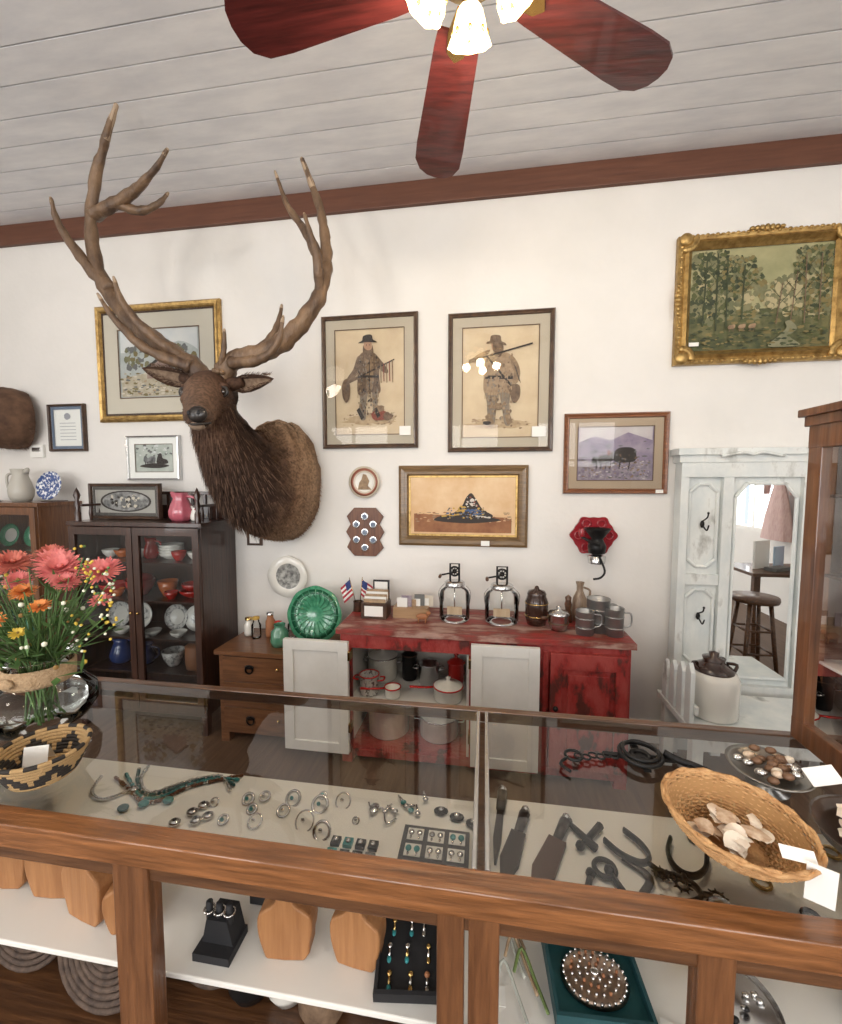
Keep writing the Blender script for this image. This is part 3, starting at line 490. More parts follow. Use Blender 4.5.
# oak dresser
b=B('oak_dresser');x0,x1=-1.55,-.80
OB=wood('oak_dresser_wood',(.11,.042,.015),(.23,.095,.036),'x',6,.35,.3)
b.box(x0,x1,2.22,2.59,.06,.54,OB);b.box(x0-.02,x1+.02,2.20,2.59,.54,.565,OB)
for k in range(3):
    z=.08+k*.155;b.box(x0+.03,x1-.03,2.208,2.222,z,z+.14,OB)
    for x in(x0+.2,x1-.2): b.torus((x,2.200,z+.07),.022,.005,IRON,'y');b.ball((x,2.203,z+.085),(.03,.004,.014),IRON,10)
    b.ball(((x0+x1)/2,2.205,z+.08),.01,BRASS,10)
for x in(x0,x1-.05): 
    for y in(2.22,2.54): b.box(x,x+.05,y,y+.05,0,.06,OB)
b.done(.003)
b=B('condiment_jars')
for i in range(5):
    x=-1.50+i*.075;y=2.42 if i%2 else 2.46;h=.10+.02*(i%3);b.at(x,y,.567);b.lathe([(.001,0),(.028,0),(.030,.02),(.030,h*.7),(.02,h*.85),(.02,h)],(CER,GLASS2,TERRA,CER,GLASS2)[i]);b.lathe([(.022,h),(.022,h+.015),(.001,h+.02)],(BRASS,AGO,STEEL,REDG,BRASS)[i])
b.done()
b=B('green_glass_jar');b.at(-1.22,2.33,.567);b.lathe([(.001,0),(.05,0),(.055,.03),(.05,.09),(.03,.11),(.035,.13)],mat('green_glass',(.08,.24,.15),.1,coat=1));b.done()
b=plate('green_majolica_plate',-1.02,2.40,.745,.172,GRN,GRN,mat('green_dark_band',(.02,.12,.06),.2),pi/2-.18,.015)
for k in range(20):
    a=2*pi*k/20;b.tube([(.05*math.cos(a),.05*math.sin(a),.004),(.10*math.cos(a),.10*math.sin(a),.008),(.16*math.cos(a),.16*math.sin(a),.017)],[.002,.003,.003],GRN,6)
    b.tube([(.10*math.cos(a),.10*math.sin(a),.010),(.13*math.cos(a+.15),.13*math.sin(a+.15),.014)],.002,MC['green_dark_band'],5)
b.done()
# ------------------------------------------------------------------ red cabinet
x0,x1,y0,y1,zt=-.77,.72,2.15,2.57,.765
b=B('distressed_red_cabinet')
b.box(x0,x0+.03,y0,y1,.04,zt-.03,RED);b.box(x1-.03,x1,y0,y1,.04,zt-.03,RED);b.box(x0,x1,y1-.02,y1,.04,zt-.03,RED);b.box(x0,x1,y0,y1,.04,.08,RED)
b.box(x0-.02,x1+.02,y0-.025,y1+.01,zt-.03,zt,REDTOP);b.box(x0,x1,y0-.005,y0+.02,.655,zt-.03,RED);b.box(x0,-.71,y0-.005,y0+.02,.04,.66,RED);b.box(-.07,.33,y0-.005,y0+.02,.04,.66,RED);b.box(.70,x1,y0-.005,y0+.02,.04,.66,RED);b.box(-.07,-.05,y0,y1,.04,.73,RED)
WI=mat('cabinet_interior_white',(.62,.60,.55),.7)
b.box(-.74,-.08,y1-.03,y1-.02,.08,.73,WI);b.box(-.74,-.73,y0+.02,y1-.02,.08,.73,WI);b.box(-.085,-.07,y0+.02,y1-.02,.08,.73,WI);b.box(-.73,-.085,y0+.02,y1-.02,.335,.35,WI)
b.box(.335,.70,y0-.022,y0-.005,.10,.70,RED)
for a in((.335,.39,.10,.70),(.645,.70,.10,.70),(.39,.645,.10,.18),(.39,.645,.62,.70)): b.box(a[0],a[1],y0-.034,y0-.022,a[2],a[3],RED)
b.box(.42,.615,y0-.030,y0-.022,.21,.59,RED);b.ball((.36,y0-.045,.42),.014,IRON,10);b.box(.30,.325,y0-.012,y0,.10,.70,RED)
for x in(x0,x1-.06): b.box(x,x+.06,y0,y0+.06,0,.06,RED);b.box(x,x+.06,y1-.06,y1,0,.06,RED)
def odoor(a,c,za,zb,yy):
    b.box(a,c,yy-.010,yy+.008,za,zb,WHITE)
    f=.055
    for q in((a,a+f,za,zb),(c-f,c,za,zb),(a+f,c-f,za,za+f),(a+f,c-f,zb-f,zb)): b.box(q[0],q[1],yy-.02,yy-.010,q[2],q[3],WHITE)
odoor(-1.08,-.715,.08,.70,2.115);odoor(-.06,.28,.08,.725,2.115)
for x in(-.712,-.065):
    for z in(.2,.6): b.box(x-.008,x+.008,2.095,2.15,z,z+.05,BRASS)
b.done(.002)
ENW=mat('enamelware',(.78,.76,.68),.18,0,(.70,.68,.60),20,coat=.4)
SPK=mat('speckled_enamel',(.55,.53,.47),.2,0,(.10,.08,.07),60,coat=.4,ramp=(.5,.60))
def pot(name,x,y,z,r,h,m,lid=None,long=0,rim=REDG,loops=1):
    b=B(name);b.at(x,y,z+.002);b.lathe([(.001,0),(r*.9,0),(r,.012),(r,h),(r*1.05,h+.003),(r*.96,h+.003),(r*.94,.02),(.001,.012)],m);b.torus((0,0,h+.002),r*1.02,.004,rim)
    if lid: b.lathe([(r,h+.006),(r*.7,h+.02),(.012,h+.03),(.008,h+.04),(.016,h+.05),(.001,h+.056)],lid)
    if long: b.tube([(-r,0,h*.85),(-r-.04,-.02,h*.9),(-r-.13,-.04,h)],[.008,.009,.011],rim if rim!=m else m,flat=.6)
    elif loops:
        for s in(-1,1): b.tube(cr([(s*r,-.025,h*.8),(s*(r+.03),-.02,h*.82),(s*(r+.03),.02,h*.82),(s*r,.025,h*.8)],3),.005,rim)
    b.done()
pot('speckled_enamel_mug',-.64,2.25,.35,.055,.11,SPK,None,0);pot('enamel_ladle_cup',-.50,2.23,.35,.045,.055,ENW,None,1)
pot('enamel_stockpot',-.61,2.45,.35,.09,.14,ENW,ENW,0,STEEL);pot('red_rimmed_saucepan',-.19,2.25,.35,.08,.075,ENW,ENW,1);pot('speckled_coffee_pot',-.445,2.46,.35,.045,.15,IRON,IRON,0,DKFR,0);pot('steel_colander',-.32,2.42,.35,.06,.12,STEEL,None,0,STEEL);pot('red_enamel_kettle',-.16,2.46,.35,.05,.12,REDG,REDG,0,REDG,0)
pot('enamel_canner',-.55,2.35,.08,.12,.17,ENW,ENW,0,STEEL);pot('enamel_dutch_oven',-.25,2.35,.08,.11,.12,ENW,ENW,0,STEEL)
Z=.767
b=B('recipe_card_box');b.box(-.70,-.55,2.30,2.42,Z,Z+.09,DKFR);b.box(-.68,-.57,2.298,2.30,Z+.015,Z+.075,PAPER)
for k in range(5): b.box(-.69,-.56,2.32+k*.018,2.324+k*.018,Z+.05,Z+.11+.01*k,PAPER if k%2 else LEA3)
b.done(.002)
b=B('postcard_display');b.box(-.52,-.32,2.34,2.44,Z,Z+.06,wood('pine_box',(.30,.18,.09),(.42,.27,.15),'x'))
for k in range(7):
    x=-.50+k*.024;b.box(x,x+.06,2.36+k*.01,2.363+k*.01,Z+.05,Z+.10+random.uniform(0,.03),(PAPER,SAG,LEA3,PAPER,BLUg,PAPER,WHT)[k])
b.done()
b=B('black_tin_photo');b.box(-.67,-.57,2.46,2.47,Z,Z+.19,BLK);b.box(-.66,-.58,2.456,2.46,Z+.12,Z+.18,PAPER);b.done()
b=B('small_american_flags');FR=mat('flag_red',(.40,.03,.05),.8);FB=mat('flag_blue',(.03,.05,.18),.8)
b.lathe([(.001,Z),(.03,Z),(.028,Z+.05),(.03,Z+.06)],DKFR,(-.76,2.44,0))
for j,(dx,lean) in enumerate(((-.01,-.25),(.01,.10))):
    b.T=Matrix.Translation((-.76+dx,2.44,Z+.03))@Matrix.Rotation(lean,4,'Y');b.tube([(0,0,0),(0,0,.18)],.002,BRASS)
    sg=-1 if j==0 else 1
    for k in range(7):
        z0_=.07+k*.014
        b.add([(sg*u*.018,-.006*math.sin(u*1.6),z0_+d-.010*u) for u in range(5) for d in(0,.014)],[(2*u,2*u+2,2*u+3,2*u+1) for u in range(4)],FR if k%2==0 else PAPER)
    b.add([(sg*u*.018,-.006*math.sin(u*1.6)-.001,z_-.010*u) for u in range(3) for z_ in(.12,.168)],[(2*u,2*u+2,2*u+3,2*u+1) for u in range(2)],FB)
b.done()
b=B('toy_animal_figurine');b.at(-.34,2.28,Z);b.ball((0,0,.035),(.035,.015,.018),TERRA);b.ball((.035,0,.055),(.014,.01,.012),TERRA)
for q in((-.02,-.008),(-.02,.008),(.02,-.008),(.02,.008)): b.tube([(q[0],q[1],.03),(q[0],q[1],0)],.004,TERRA)
b.done()
def churn(name,x,y,w,h):
    b=B(name);b.at(x,y,Z);g=glass('jar_glass',(.975,.985,.98),1.28)
    b.lathe([(w*.6,.004),(w*.88,.002),(w,.015),(w,h*.45),(w*.9,h*.52),(w*.62,h*.58),(w*.60,h*.62)],g,wob=.02)
    b.torus((0,0,.006),w*.93,.005,STEEL);b.torus((0,0,h*.60),w*.62,.004,STEEL)
    b.lathe([(w*.66,h*.60),(w*.68,h*.66),(w*.6,h*.68),(.02,h*.69),(.001,h*.69)],STEEL)
    b.tube([(0,0,h*.60),(0,0,.03)],.004,STEEL);b.box(-w*.5,w*.5,-.005,.005,.03,.075,wood('paddle',(.45,.32,.20),(.55,.42,.28),'z'))
    b.tube([(-w*.3,0,h*.69),(-w*.3,0,h*.98),(w*.3,0,h*.98),(w*.3,0,h*.69)],.006,IRON);b.torus((0,0,h*.85),w*.30,.006,IRON,'y');b.ball((0,0,h*.85),.014,IRON,10)
    for k in range(4): a=k*pi/4;b.tube([(w*.3*math.cos(a),0,h*.85+w*.3*math.sin(a)),(-w*.3*math.cos(a),0,h*.85-w*.3*math.sin(a))],.003,IRON,5)
    b.tube([(0,0,h*.85),(0,-.03,h*.85),(-w*.9,-.035,h*.80)],.005,IRON);b.tube([(-w*.9,-.035,h*.80),(-w*.9,-.08,h*.80)],.009,OAKD);b.tube(cr([(-w*.65,0,h*.63),(-w*1.05,0,h*.5),(-w*1.0,0,h*.3)],4),.002,STEEL);b.tube(cr([(w*.65,0,h*.63),(w*1.05,0,h*.5),(w*1.0,0,h*.3)],4),.002,STEEL);b.done()
churn('glass_butter_churn',-.165,2.36,.085,.33);churn('glass_butter_churn',.10,2.36,.092,.32)
b=B('brown_ceramic_canister');b.at(.29,2.36,Z);b.lathe([(.001,0),(.05,0),(.062,.04),(.062,.13),(.05,.16),(.052,.17),(.045,.185),(.015,.195),(.01,.21),(.001,.215)],mat('dark_brown_glaze',(.040,.018,.012),.2,coat=.5));b.torus((0,0,.05),.062,.003,BRASS);b.torus((0,0,.12),.062,.003,BRASS);b.done()
b=B('copper_fondue_pot');b.at(.395,2.28,Z);b.lathe([(.001,.0),(.04,.0),(.050,.03),(.053,.08),(.057,.085),(.045,.10),(.01,.11),(.012,.125),(.001,.13)],STEEL);b.torus((0,0,.04),.052,.004,OAKD);b.tube([(-.05,0,.06),(-.09,-.03,.07)],[.006,.01],OAKD);b.done()
b=B('pottery_jug');b.at(.54,2.46,Z);b.lathe([(.001,0),(.04,0),(.045,.06),(.035,.13),(.018,.17),(.018,.20),(.024,.22)],wood('pottery_glaze',(.16,.09,.055),(.36,.28,.20),'z'));b.tube(cr([(.02,0,.19),(.055,0,.17),(.045,0,.11)],4),.006,MC['pottery_glaze']);b.done()
b=B('wooden_pepper_mill');b.at(.47,2.42,Z);b.lathe([(.001,0),(.025,0),(.024,.03),(.015,.07),(.02,.10),(.015,.12),(.018,.14),(.001,.155)],OAKD);b.done()
b=B('tin_measuring_cups');TIN=mat('tin',(.42,.42,.41),.4,.85)
for i,(x,y,r,h) in enumerate(((.52,2.24,.045,.12),(.60,2.30,.058,.17),(.665,2.24,.045,.14))):
    b.at(x,y,Z);b.lathe([(.001,0),(r,0),(r,h),(r*1.04,h+.003),(r*.97,h),(r*.96,.01),(.001,.005)],TIN);b.torus((0,0,h*.3),r,.003,TIN);b.torus((0,0,h*.7),r,.003,TIN)
    b.tube(cr([(r,0,h*.85),(r+.035,0,h*.8),(r+.035,0,h*.4),(r,0,h*.3)],4),.005,TIN)
b.done()
# ------------------------------------------------------------------ white hall tree with mirror
b=B('shabby_white_hall_tree');a,c=1.07,1.735
b.box(a,c,2.54,2.59,.0,1.66,SHAB);b.box(a-.015,c+.015,2.50,2.59,1.66,1.70,SHAB);b.box(a-.03,c+.03,2.48,2.59,1.70,1.735,SHAB);b.box(a,a+.04,2.51,2.54,0,1.66,SHAB);b.box(c-.06,c,2.51,2.54,0,1.66,SHAB);b.box(1.285,1.335,2.51,2.54,0,1.66,SHAB)
b.box(1.11,1.285,2.52,2.54,.98,1.04,SHAB);b.box(a,c,2.508,2.54,1.58,1.66,SHAB);b.box(a,c,2.508,2.54,.30,.42,SHAB);b.box(1.11,1.285,2.52,2.54,.42,.50,SHAB)
def octo(x0,x1,z0,z1,ch,y,r,m):
    o=[(x0+ch,z0),(x1-ch,z0),(x1,z0+ch),(x1,z1-ch),(x1-ch,z1),(x0+ch,z1),(x0,z1-ch),(x0,z0+ch)]
    for i in range(8): p,q=o[i],o[(i+1)%8];b.tube([(p[0],y,p[1]),(q[0],y,q[1])],r,m,6)
    return o
octo(1.125,1.27,1.08,1.54,.045,2.535,.010,SHAB);octo(1.125,1.27,.53,.95,.045,2.535,.010,SHAB)
MIR=mat('mirror_silver',(.90,.92,.92),.01,1)
o=[(1.355,.46),(1.655,.46),(1.655,1.47),(1.60,1.545),(1.41,1.545),(1.355,1.47)]
b.add([(x,2.53,z) for x,z in o],[tuple(range(6))],MIR)
for i in range(6): p,q=o[i],o[(i+1)%6];b.tube([(p[0],2.53,p[1]),(q[0],2.53,q[1])],.010,SHAB,6)
for z in(1.32,.80):
    b.ball((1.195,2.53,z),(.012,.006,.022),IRON,10);b.tube(cr([(1.195,2.52,z+.02),(1.195,2.48,z+.04),(1.195,2.47,z+.06)],4),.004,IRON);b.tube(cr([(1.195,2.52,z-.01),(1.195,2.48,z-.03),(1.195,2.46,z-.0)],4),.004,IRON);b.ball((1.195,2.47,z+.065),.007,IRON,8)
b.tube(cr([(1.25,2.475,1.69),(1.35,2.47,1.71),(1.4,2.47,1.70),(1.45,2.47,1.71),(1.55,2.475,1.69)],4),.008,SHAB)
b.done(.003)
b=B('white_painted_bench')
b.box(.96,1.76,2.05,2.44,.37,.40,SHAB)
for x in(.98,1.69):
    for y in(2.07,2.38): b.box(x,x+.05,y,y+.05,0,.37,SHAB)
b.box(1.0,1.72,2.08,2.10,.28,.37,SHAB);b.done(.003)
b=B('picket_panel')
for k in range(4):
    y=2.08+k*.085;z=.66-.03*k
    b.box(.965,.985,y,y+.055,.404,z,SHAB);b.add([(.965,y,z),(.985,y,z),(.985,y+.055,z),(.965,y+.055,z),(.965,y+.027,z+.04),(.985,y+.027,z+.04)],[(0,1,5,4),(2,3,4,5),(1,2,5),(3,0,4)],SHAB)
b.box(.985,1.0,2.07,2.41,.46,.50,SHAB);b.done(.002)
b=B('stoneware_crock');b.at(1.13,2.22,.402);b.lathe([(.001,0),(.105,0),(.112,.01),(.112,.19),(.10,.215),(.085,.222)],CER);b.lathe([(.088,.218),(.090,.232),(.075,.245),(.05,.258),(.045,.27),(.05,.285),(.02,.29),(.022,.31),(.001,.318)],MC['dark_brown_glaze'])
for s in(-1,1): b.tube(cr([(s*.08,-.03,.23),(s*.10,-.01,.255),(s*.07,.02,.25)],3),.008,MC['dark_brown_glaze'])
b.done()
# things across the room, seen in the mirror
b=B('hanging_pink_dress');b.T=Matrix.Translation((3.2,-.10,.92))@Matrix.Rotation(pi/2,4,'Z')
DR=mat('dusty_pink_fabric',(.50,.34,.32),.9,0,(.60,.44,.41),14,(6,6,1),.4)
b.lathe([(.24,.0),(.19,.25),(.12,.5),(.09,.58),(.13,.75),(.12,.85),(.04,.90),(.035,.92)],DR,sy=.35,wob=.05)
for s in(-1,1): b.tube([(s*.10,0,.84),(s*.19,0,.70),(s*.21,0,.50)],[.045,.04,.03],DR)
b.tube([(-.13,0,.87),(0,0,.92),(.13,0,.87)],.006,OAKD);b.tube([(0,0,.92),(0,.02,1.0)],.003,STEEL);b.done()
b=B('wooden_stool');b.at(2.02,1.60,0);b.lathe([(.001,.66),(.15,.66),(.155,.68),(.15,.70),(.001,.70)],OAKD)
for k in range(4):
    a=pi/4+k*pi/2;b.tube([(.10*math.cos(a),.10*math.sin(a),.66),(.17*math.cos(a),.17*math.sin(a),0)],.015,OAKD)
    a2=a+pi/2
    for z,r in((.28,.14),(.45,.125)): b.tube([(r*math.cos(a),r*math.sin(a),z),(r*math.cos(a2),r*math.sin(a2),z)],.009,OAKD)
b.done()
b=B('writing_desk');b.box(2.35,3.15,.45,1.0,.72,.75,OAKD)
for x in(2.38,3.07):
    for y in(.48,.92): b.box(x,x+.05,y,y+.05,0,.72,OAKD)
b.done(.003)
b=B('framed_desk_cards');b.T=Matrix.Translation((2.6,.72,.752))@Matrix.Rotation(-.5,4,'Z');b.box(-.15,.05,-.01,.01,0,.26,PAPER);b.box(.07,.20,.03,.045,0,.20,mat('pale_blue_card',(.45,.58,.72),.6));b.box(-.12,.10,.07,.17,0,.03,BLUg);b.done()
b=B('red_oil_lamp');b.at(2.95,.75,.752);b.lathe([(.001,0),(.05,0),(.02,.02),(.02,.12),(.06,.16),(.07,.20),(.04,.24),(.05,.30),(.10,.33),(.08,.40),(.03,.42)],REDG);b.done()
# ------------------------------------------------------------------ display counter
CX0,CX1,CF,CB=-1.9,1.45,.53,.985
b=B('glass_display_counter')
b.box(CX0,CX1,CF,CF+.036,.962,1.002,OAK);b.box(CX0,CX1,CB,CB+.02,.975,1.002,OAKD);b.box(CX0,CX0+.03,CF,CB,.95,1.002,OAK);b.box(CX1-.03,CX1,CF,CB,.95,1.002,OAK)
b.box(CX0,CX1,CF+.012,CF+.030,.932,.962,OAKD)
b.box(CX0,CX1,CB-.005,CB+.012,.55,.75,OAKD)
b.box(CX0,CX1,CB,CB+.012,.05,.55,OAKD)
for xa,xb in((CX0,CX0+.06),(-1.25,-1.20),(-.57,-.510),(-.060,-.022),(-.016,.026),(.274,.318),(.78,.84),(CX1-.06,CX1)):
    b.box(xa,xb,CF+.008,CF+.034,.0,.962,OAKV)
for x in(CX0+.03,CX1-.03): b.box(x-.012,x+.012,CF+.04,CB,.05,.97,OAKD)
b.box(CX0,CX1,CF+.01,CB,.04,.08,OAKD);b.box(CX0,CX1,CF+.012,CF+.035,.08,.14,OAKD)
b.box(CX0+.03,CX1-.03,.60,CB-.006,.69,.70,SHELFW);b.box(CX0+.03,CX1-.03,.60,CB-.006,.40,.415,OAKD)
b.box(CX0+.03,-.012,.567,.785,.920,.93,CLOTH);b.box(.012,CX1-.03,.567,.80,.920,.93,CLOTH);b.box(-.008,.008,.567,CB,.90,.975,OAKD)
b.add([(CX0+.03,CF+.036,1.0),(-.004,CF+.036,1.0),(-.004,CB,1.0),(CX0+.03,CB,1.0)],[(0,1,2,3)],GLASS);b.add([(.004,CF+.036,1.0),(CX1-.03,CF+.036,1.0),(CX1-.03,CB,1.0),(.004,CB,1.0)],[(0,1,2,3)],GLASS)
b.box(-.013,-.006,CF+.036,CB,.998,1.002,STEEL);b.box(.006,.013,CF+.036,CB,.998,1.002,STEEL)
b.done(.0025)
# jewellery on the deck
D=.931
b=B('silver_bracelets_and_rings')
for x,y,r in((-.455,.716,.011),(-.414,.728,.010),(-.369,.729,.013),(-.314,.722,.014),(-.258,.738,.013),(-.469,.664,.008),(-.397,.668,.013),(-.325,.679,.017),(-.274,.664,.014),(-.505,.70,.008),(-.36,.70,.010),(-.43,.695,.008),(-.30,.75,.007),(-.22,.70,.006)):
    x+=random.uniform(-.01,.01);b.torus((x,y,D+r*.45),r*random.uniform(.9,1.1),random.choice([.0016,.0024,.0032]),SILV,'y',18,1,random.uniform(.6,1.3));b.ball((x,y-r*.5,D+r*1.0),(.004,.003,.004),TURQ if random.random()<.4 else SILV,8)
for x,y in((-.535,.672),(-.515,.655),(-.55,.645),(-.50,.668),(-.525,.69)): b.ball((x,y,D+.005),(.011,.010,.005),SILV,10);b.ball((x,y,D+.010),(.004,.004,.002),BLK,7)
b.done()
b=B('silver_bolo_and_pins')
b.tube(cr([(-.215,.745,D+.004),(-.20,.72,D+.005),(-.185,.735,D+.004),(-.17,.70,D+.005),(-.155,.715,D+.004)],5),.0018,SILV);b.ball((-.20,.73,D+.006),(.010,.014,.004),SILV)
for k in range(7):
    x,y=-.14+random.uniform(-.04,.05),.73+random.uniform(-.02,.04);a=random.random()*pi;b.tube([(x,y,D+.004),(x+.022*math.cos(a),y+.022*math.sin(a),D+.004)],[.004,.0015],SILV);b.ball((x,y,D+.005),(.006,.006,.003),random.choice([SILV,TURQ,STEEL]),10)
for k in range(8): b.box(-.255+(k%4)*.022,-.240+(k%4)*.022,.645-(k//4)*.025,.660-(k//4)*.025,D,D+.006,random.choice([TURQ,BLK,BLUg]));b.ball((-.2475+(k%4)*.022,.6525-(k//4)*.025,D+.007),(.005,.005,.003),SILV,8)
for k in range(3): b.ball((-.075+k*.03,.745-k*.01,D+.004),(.014,.010,.004),IRON,10);b.ball((-.075+k*.03,.745-k*.01,D+.007),(.006,.005,.003),SILV,8)
b.done()
b=B('turquoise_necklace');TLB=mat('teal_beads',(.02,.11,.12),.3);AMB=mat('amber_beads',(.16,.06,.025),.3)
for off,c,sd in((0,TURQ,1),(.016,TLB,2),(-.013,AMB,3),(.028,SILV,4)):
    random.seed(sd)
    for q in cr([(-.745+off,.745+off),(-.70,.715+off*.7),(-.655,.69+off*.5),(-.62,.70+off),(-.59,.735+off*.6),(-.545,.76+off*.3),(-.50,.765-off)],10): b.ball((q[0],q[1],D+.004),random.uniform(.0028,.0045),c if random.random()<.85 else SILV,7)
random.seed(11)
for q in cr([(-.79,.73),(-.77,.69),(-.73,.675),(-.70,.70)],8): b.ball((q[0],q[1],D+.004),.0035,SILV,7)
for x,y,c in((-.64,.675,TURQ),(-.69,.705,SILV),(-.60,.69,TURQ),(-.67,.66,TLB)): b.ball((x,y,D+.006),(.011,.009,.005),c,10)
b.done()
b=B('dangle_earrings')
for k in range(9):
    x=-.86+k*.04;y=.61+.012*math.sin(k*2)
    for dx in(0,.014): b.torus((x+dx,y,D+.004),.004,.001,SILV,'z',10);b.ball((x+dx,y-.012,D+.003),(.004,.008,.003),random.choice([TURQ,TERRA,SILV]),8)
b.done()
PADM=mat('grey_display_pad',(.06,.06,.065),.8)
b=B('earring_display_pad');b.box(-.135,-.02,.60,.70,D,D+.008,PADM)
for i in range(3):
    for j in range(3):
        x,y=-.113+i*.036,.618+j*.032;b.box(x-.014,x+.014,y-.013,y+.011,D+.008,D+.0095,PAPER)
        for dx in(-.007,.007): b.ball((x+dx,y,D+.011),(.0055,.006,.003),(SILV,TURQ,SILV)[(i+j)%3],10);b.ball((x+dx,y-.009,D+.010),(.0025,.004,.002),SILV,7)
b.done(.001)
LEAD=mat('dark_leather',(.025,.014,.010),.4);LEAB=mat('tan_leather',(.08,.034,.018),.5)
b=B('sheathed_knives')
def kn(p,q,w,m):
    p=V(p);q=V(q);d=(q-p).normalized();n=V((-d.y,d.x));L=(q-p).length
    b.slab([tuple(p+n*w*.5)[:2],tuple(p-n*w*.5)[:2],tuple(p+d*L*.6-n*w*.6)[:2],tuple(q-n*w*.1)[:2],tuple(q+n*w*.2)[:2],tuple(p+d*L*.6+n*w*.6)[:2]][::-1],D,D+.008,m)
    b.tube([(p.x,p.y,D+.008),(p.x-d.x*.045,p.y-d.y*.045,D+.009)],[.008,.010],LEAD,flat=.7);b.ball((p.x-d.x*.05,p.y-d.y*.05,D+.009),.009,STEEL,8)
kn((.065,.715),(.032,.615),.026,LEAD);kn((.13,.71),(.075,.60),.030,LEAB);kn((.035,.76),(.022,.65),.012,LEAD);b.done()
def U(b,x,y,r,rz,m=IRON,z=D):
    b.at(x,y,z,rz);b.tube(cr([(-r,r*1.6,.008),(-r,.3*r,.01),(-r*.6,-r*.7,.012),(0,-r,.012),(r*.6,-r*.7,.012),(r,.3*r,.01),(r,r*1.6,.008)],4),.0035,m,flat=1.8);b.tube([(0,-r,.012),(0,-r*1.7,.014)],.004,m);b.torus((0,-r*2.0,.014),.008,.002,m,'z',14)
    for k in range(8): a=k*pi/4;b.tube([(.008*math.cos(a),-r*2.0+.008*math.sin(a),.014),(.014*math.cos(a),-r*2.0+.014*math.sin(a),.014)],[.002,.0008],m,5)
    b.T=Matrix.Identity(4)
b=B('riding_spurs');U(b,.25,.70,.024,.6);U(b,.325,.69,.026,-.5);U(b,.30,.64,.022,1.4);b.ball((.34,.62,D+.012),(.018,.013,.010),STEEL);b.tube(cr([(.24,.63,D+.005),(.26,.66,D+.006),(.23,.69,D+.005)],4),.006,LEAD,flat=.4);b.done()
b=B('antique_hand_tools')
for (p,q) in(((.155,.75),(.19,.70)),((.165,.70),(.21,.75)),((.17,.65),(.15,.60)),((.20,.66),(.22,.60)),((.36,.75),(.42,.70))): b.tube([(*p,D+.007),(*q,D+.007)],[.004,.007],IRON);b.ball((*p,D+.008),.008,IRON,8)
b.torus((.195,.665,D+.006),.016,.004,IRON);b.done()
b=B('metal_trinkets')
for k in range(22): x,y=.42+random.random()*.75,.60+random.random()*.17;b.torus((x,y,D+.004),random.uniform(.008,.016),.003,random.choice([IRON,SILV,BRASS]),'z',12)
b.done()
# ------------------------------------------------------------------ lower shelf contents
S=.702;PINE=wood('maple_block',(.26,.11,.038),(.38,.18,.07),'z',6,.5)
b=B('wooden_jewelry_busts')
for (x,y,s,r) in((-.345,.665,1,.1),(-.215,.67,.95,-.1),(-.66,.66,.9,.3),(-.76,.67,1.1,-.2),(-.87,.70,1.1,.1),(-.99,.70,1,.1),(-1.10,.72,1,.1)):
    b.at(x,y,S,r,0,0,s);o=cr([(-.035,0),(.035,0),(.045,.03),(.05,.06),(.046,.085),(.024,.10),(.014,.115),(.013,.14),(-.013,.14),(-.014,.115),(-.024,.10),(-.046,.085),(-.05,.06),(-.045,.03),(-.035,0)],2)[:-1]
    b.prism(o,-.02,.02,PINE)
b.done(.004)
b=B('black_ring_stands');b.at(-.47,.65,S);b.box(-.035,.035,-.03,.03,0,.015,BLK);b.prism([(-.03,.015),(.03,.015),(.02,.06),(-.02,.06)],-.01,.03,BLK)
for k in range(3): b.tube([(-.02+k*.02,.0,.05),(-.02+k*.02,0,.085)],.006,BLK);b.torus((-.02+k*.02,0,.07),.009,.002,SILV)
b.at(-.42,.76,S);b.box(-.04,.04,-.03,.03,0,.02,BLK);b.prism([(-.03,.02),(.03,.02),(.01,.10),(-.01,.10)],-.01,.01,BLK)
b.at(-1.2,.7,S);b.box(-.04,.04,-.03,.03,0,.04,BLK);b.done()
b=B('black_jewelry_tray');b.T=Matrix.Translation((-.125,.685,S+.014))@Matrix.Rotation(.12,4,'Z')@Matrix.Rotation(.18,4,'X')
b.box(-.05,.05,-.065,.065,0,.008,BLK)
for q in((-.055,-.05,-.07,.07),(.05,.055,-.07,.07),(-.055,.055,-.07,-.065),(-.055,.055,.065,.07)): b.box(*q,0,.02,BLK)
for i in range(3):
    for j in range(3): x,y=-.03+i*.03+random.uniform(-.005,.005),-.04+j*.038;b.ball((x,y,.012),(.005,.005,.003),random.choice([SILV,BRASS,TERRA]),8);b.tube([(x,y,.012),(x,y-.014,.010)],[.001,.003],random.choice([SILV,BRASS]));b.ball((x,y-.018,.010),(.004,.006,.002),random.choice([TURQ,BRASS,SILV]),8)
b.done()
b=B('boxed_belt_buckle');TEAL=mat('teal_box_lining',(.012,.09,.10),.6);b.T=Matrix.Translation((.19,.685,S))@Matrix.Rotation(.05,4,'Z')
b.box(-.07,.07,-.06,.06,0,.012,TEAL)
for q in((-.075,-.07,-.065,.065),(.07,.075,-.065,.065),(-.075,.075,-.065,-.06),(-.075,.075,.06,.065)): b.box(*q,0,.03,mat('teal_box',(.015,.07,.08),.5))
b.lathe([(.050,.013),(.055,.018),(.048,.024),(.032,.027),(.001,.030)],mat('copper_silver',(.55,.40,.30),.3,1,(.36,.30,.26),80),sy=.82,seg=36)
for k in range(28): a=2*pi*k/28;b.ball((.050*math.cos(a),.041*math.sin(a),.024),.0032,SILV,7)
for r,n in((.038,20),(.026,14),(.014,8)):
    for k in range(n): a=2*pi*(k+.5)/n;b.ball((r*math.cos(a),r*.82*math.sin(a),.0285+.002*(r<.03)),.003,random.choice([SILV,TERRA,SILV]),6)
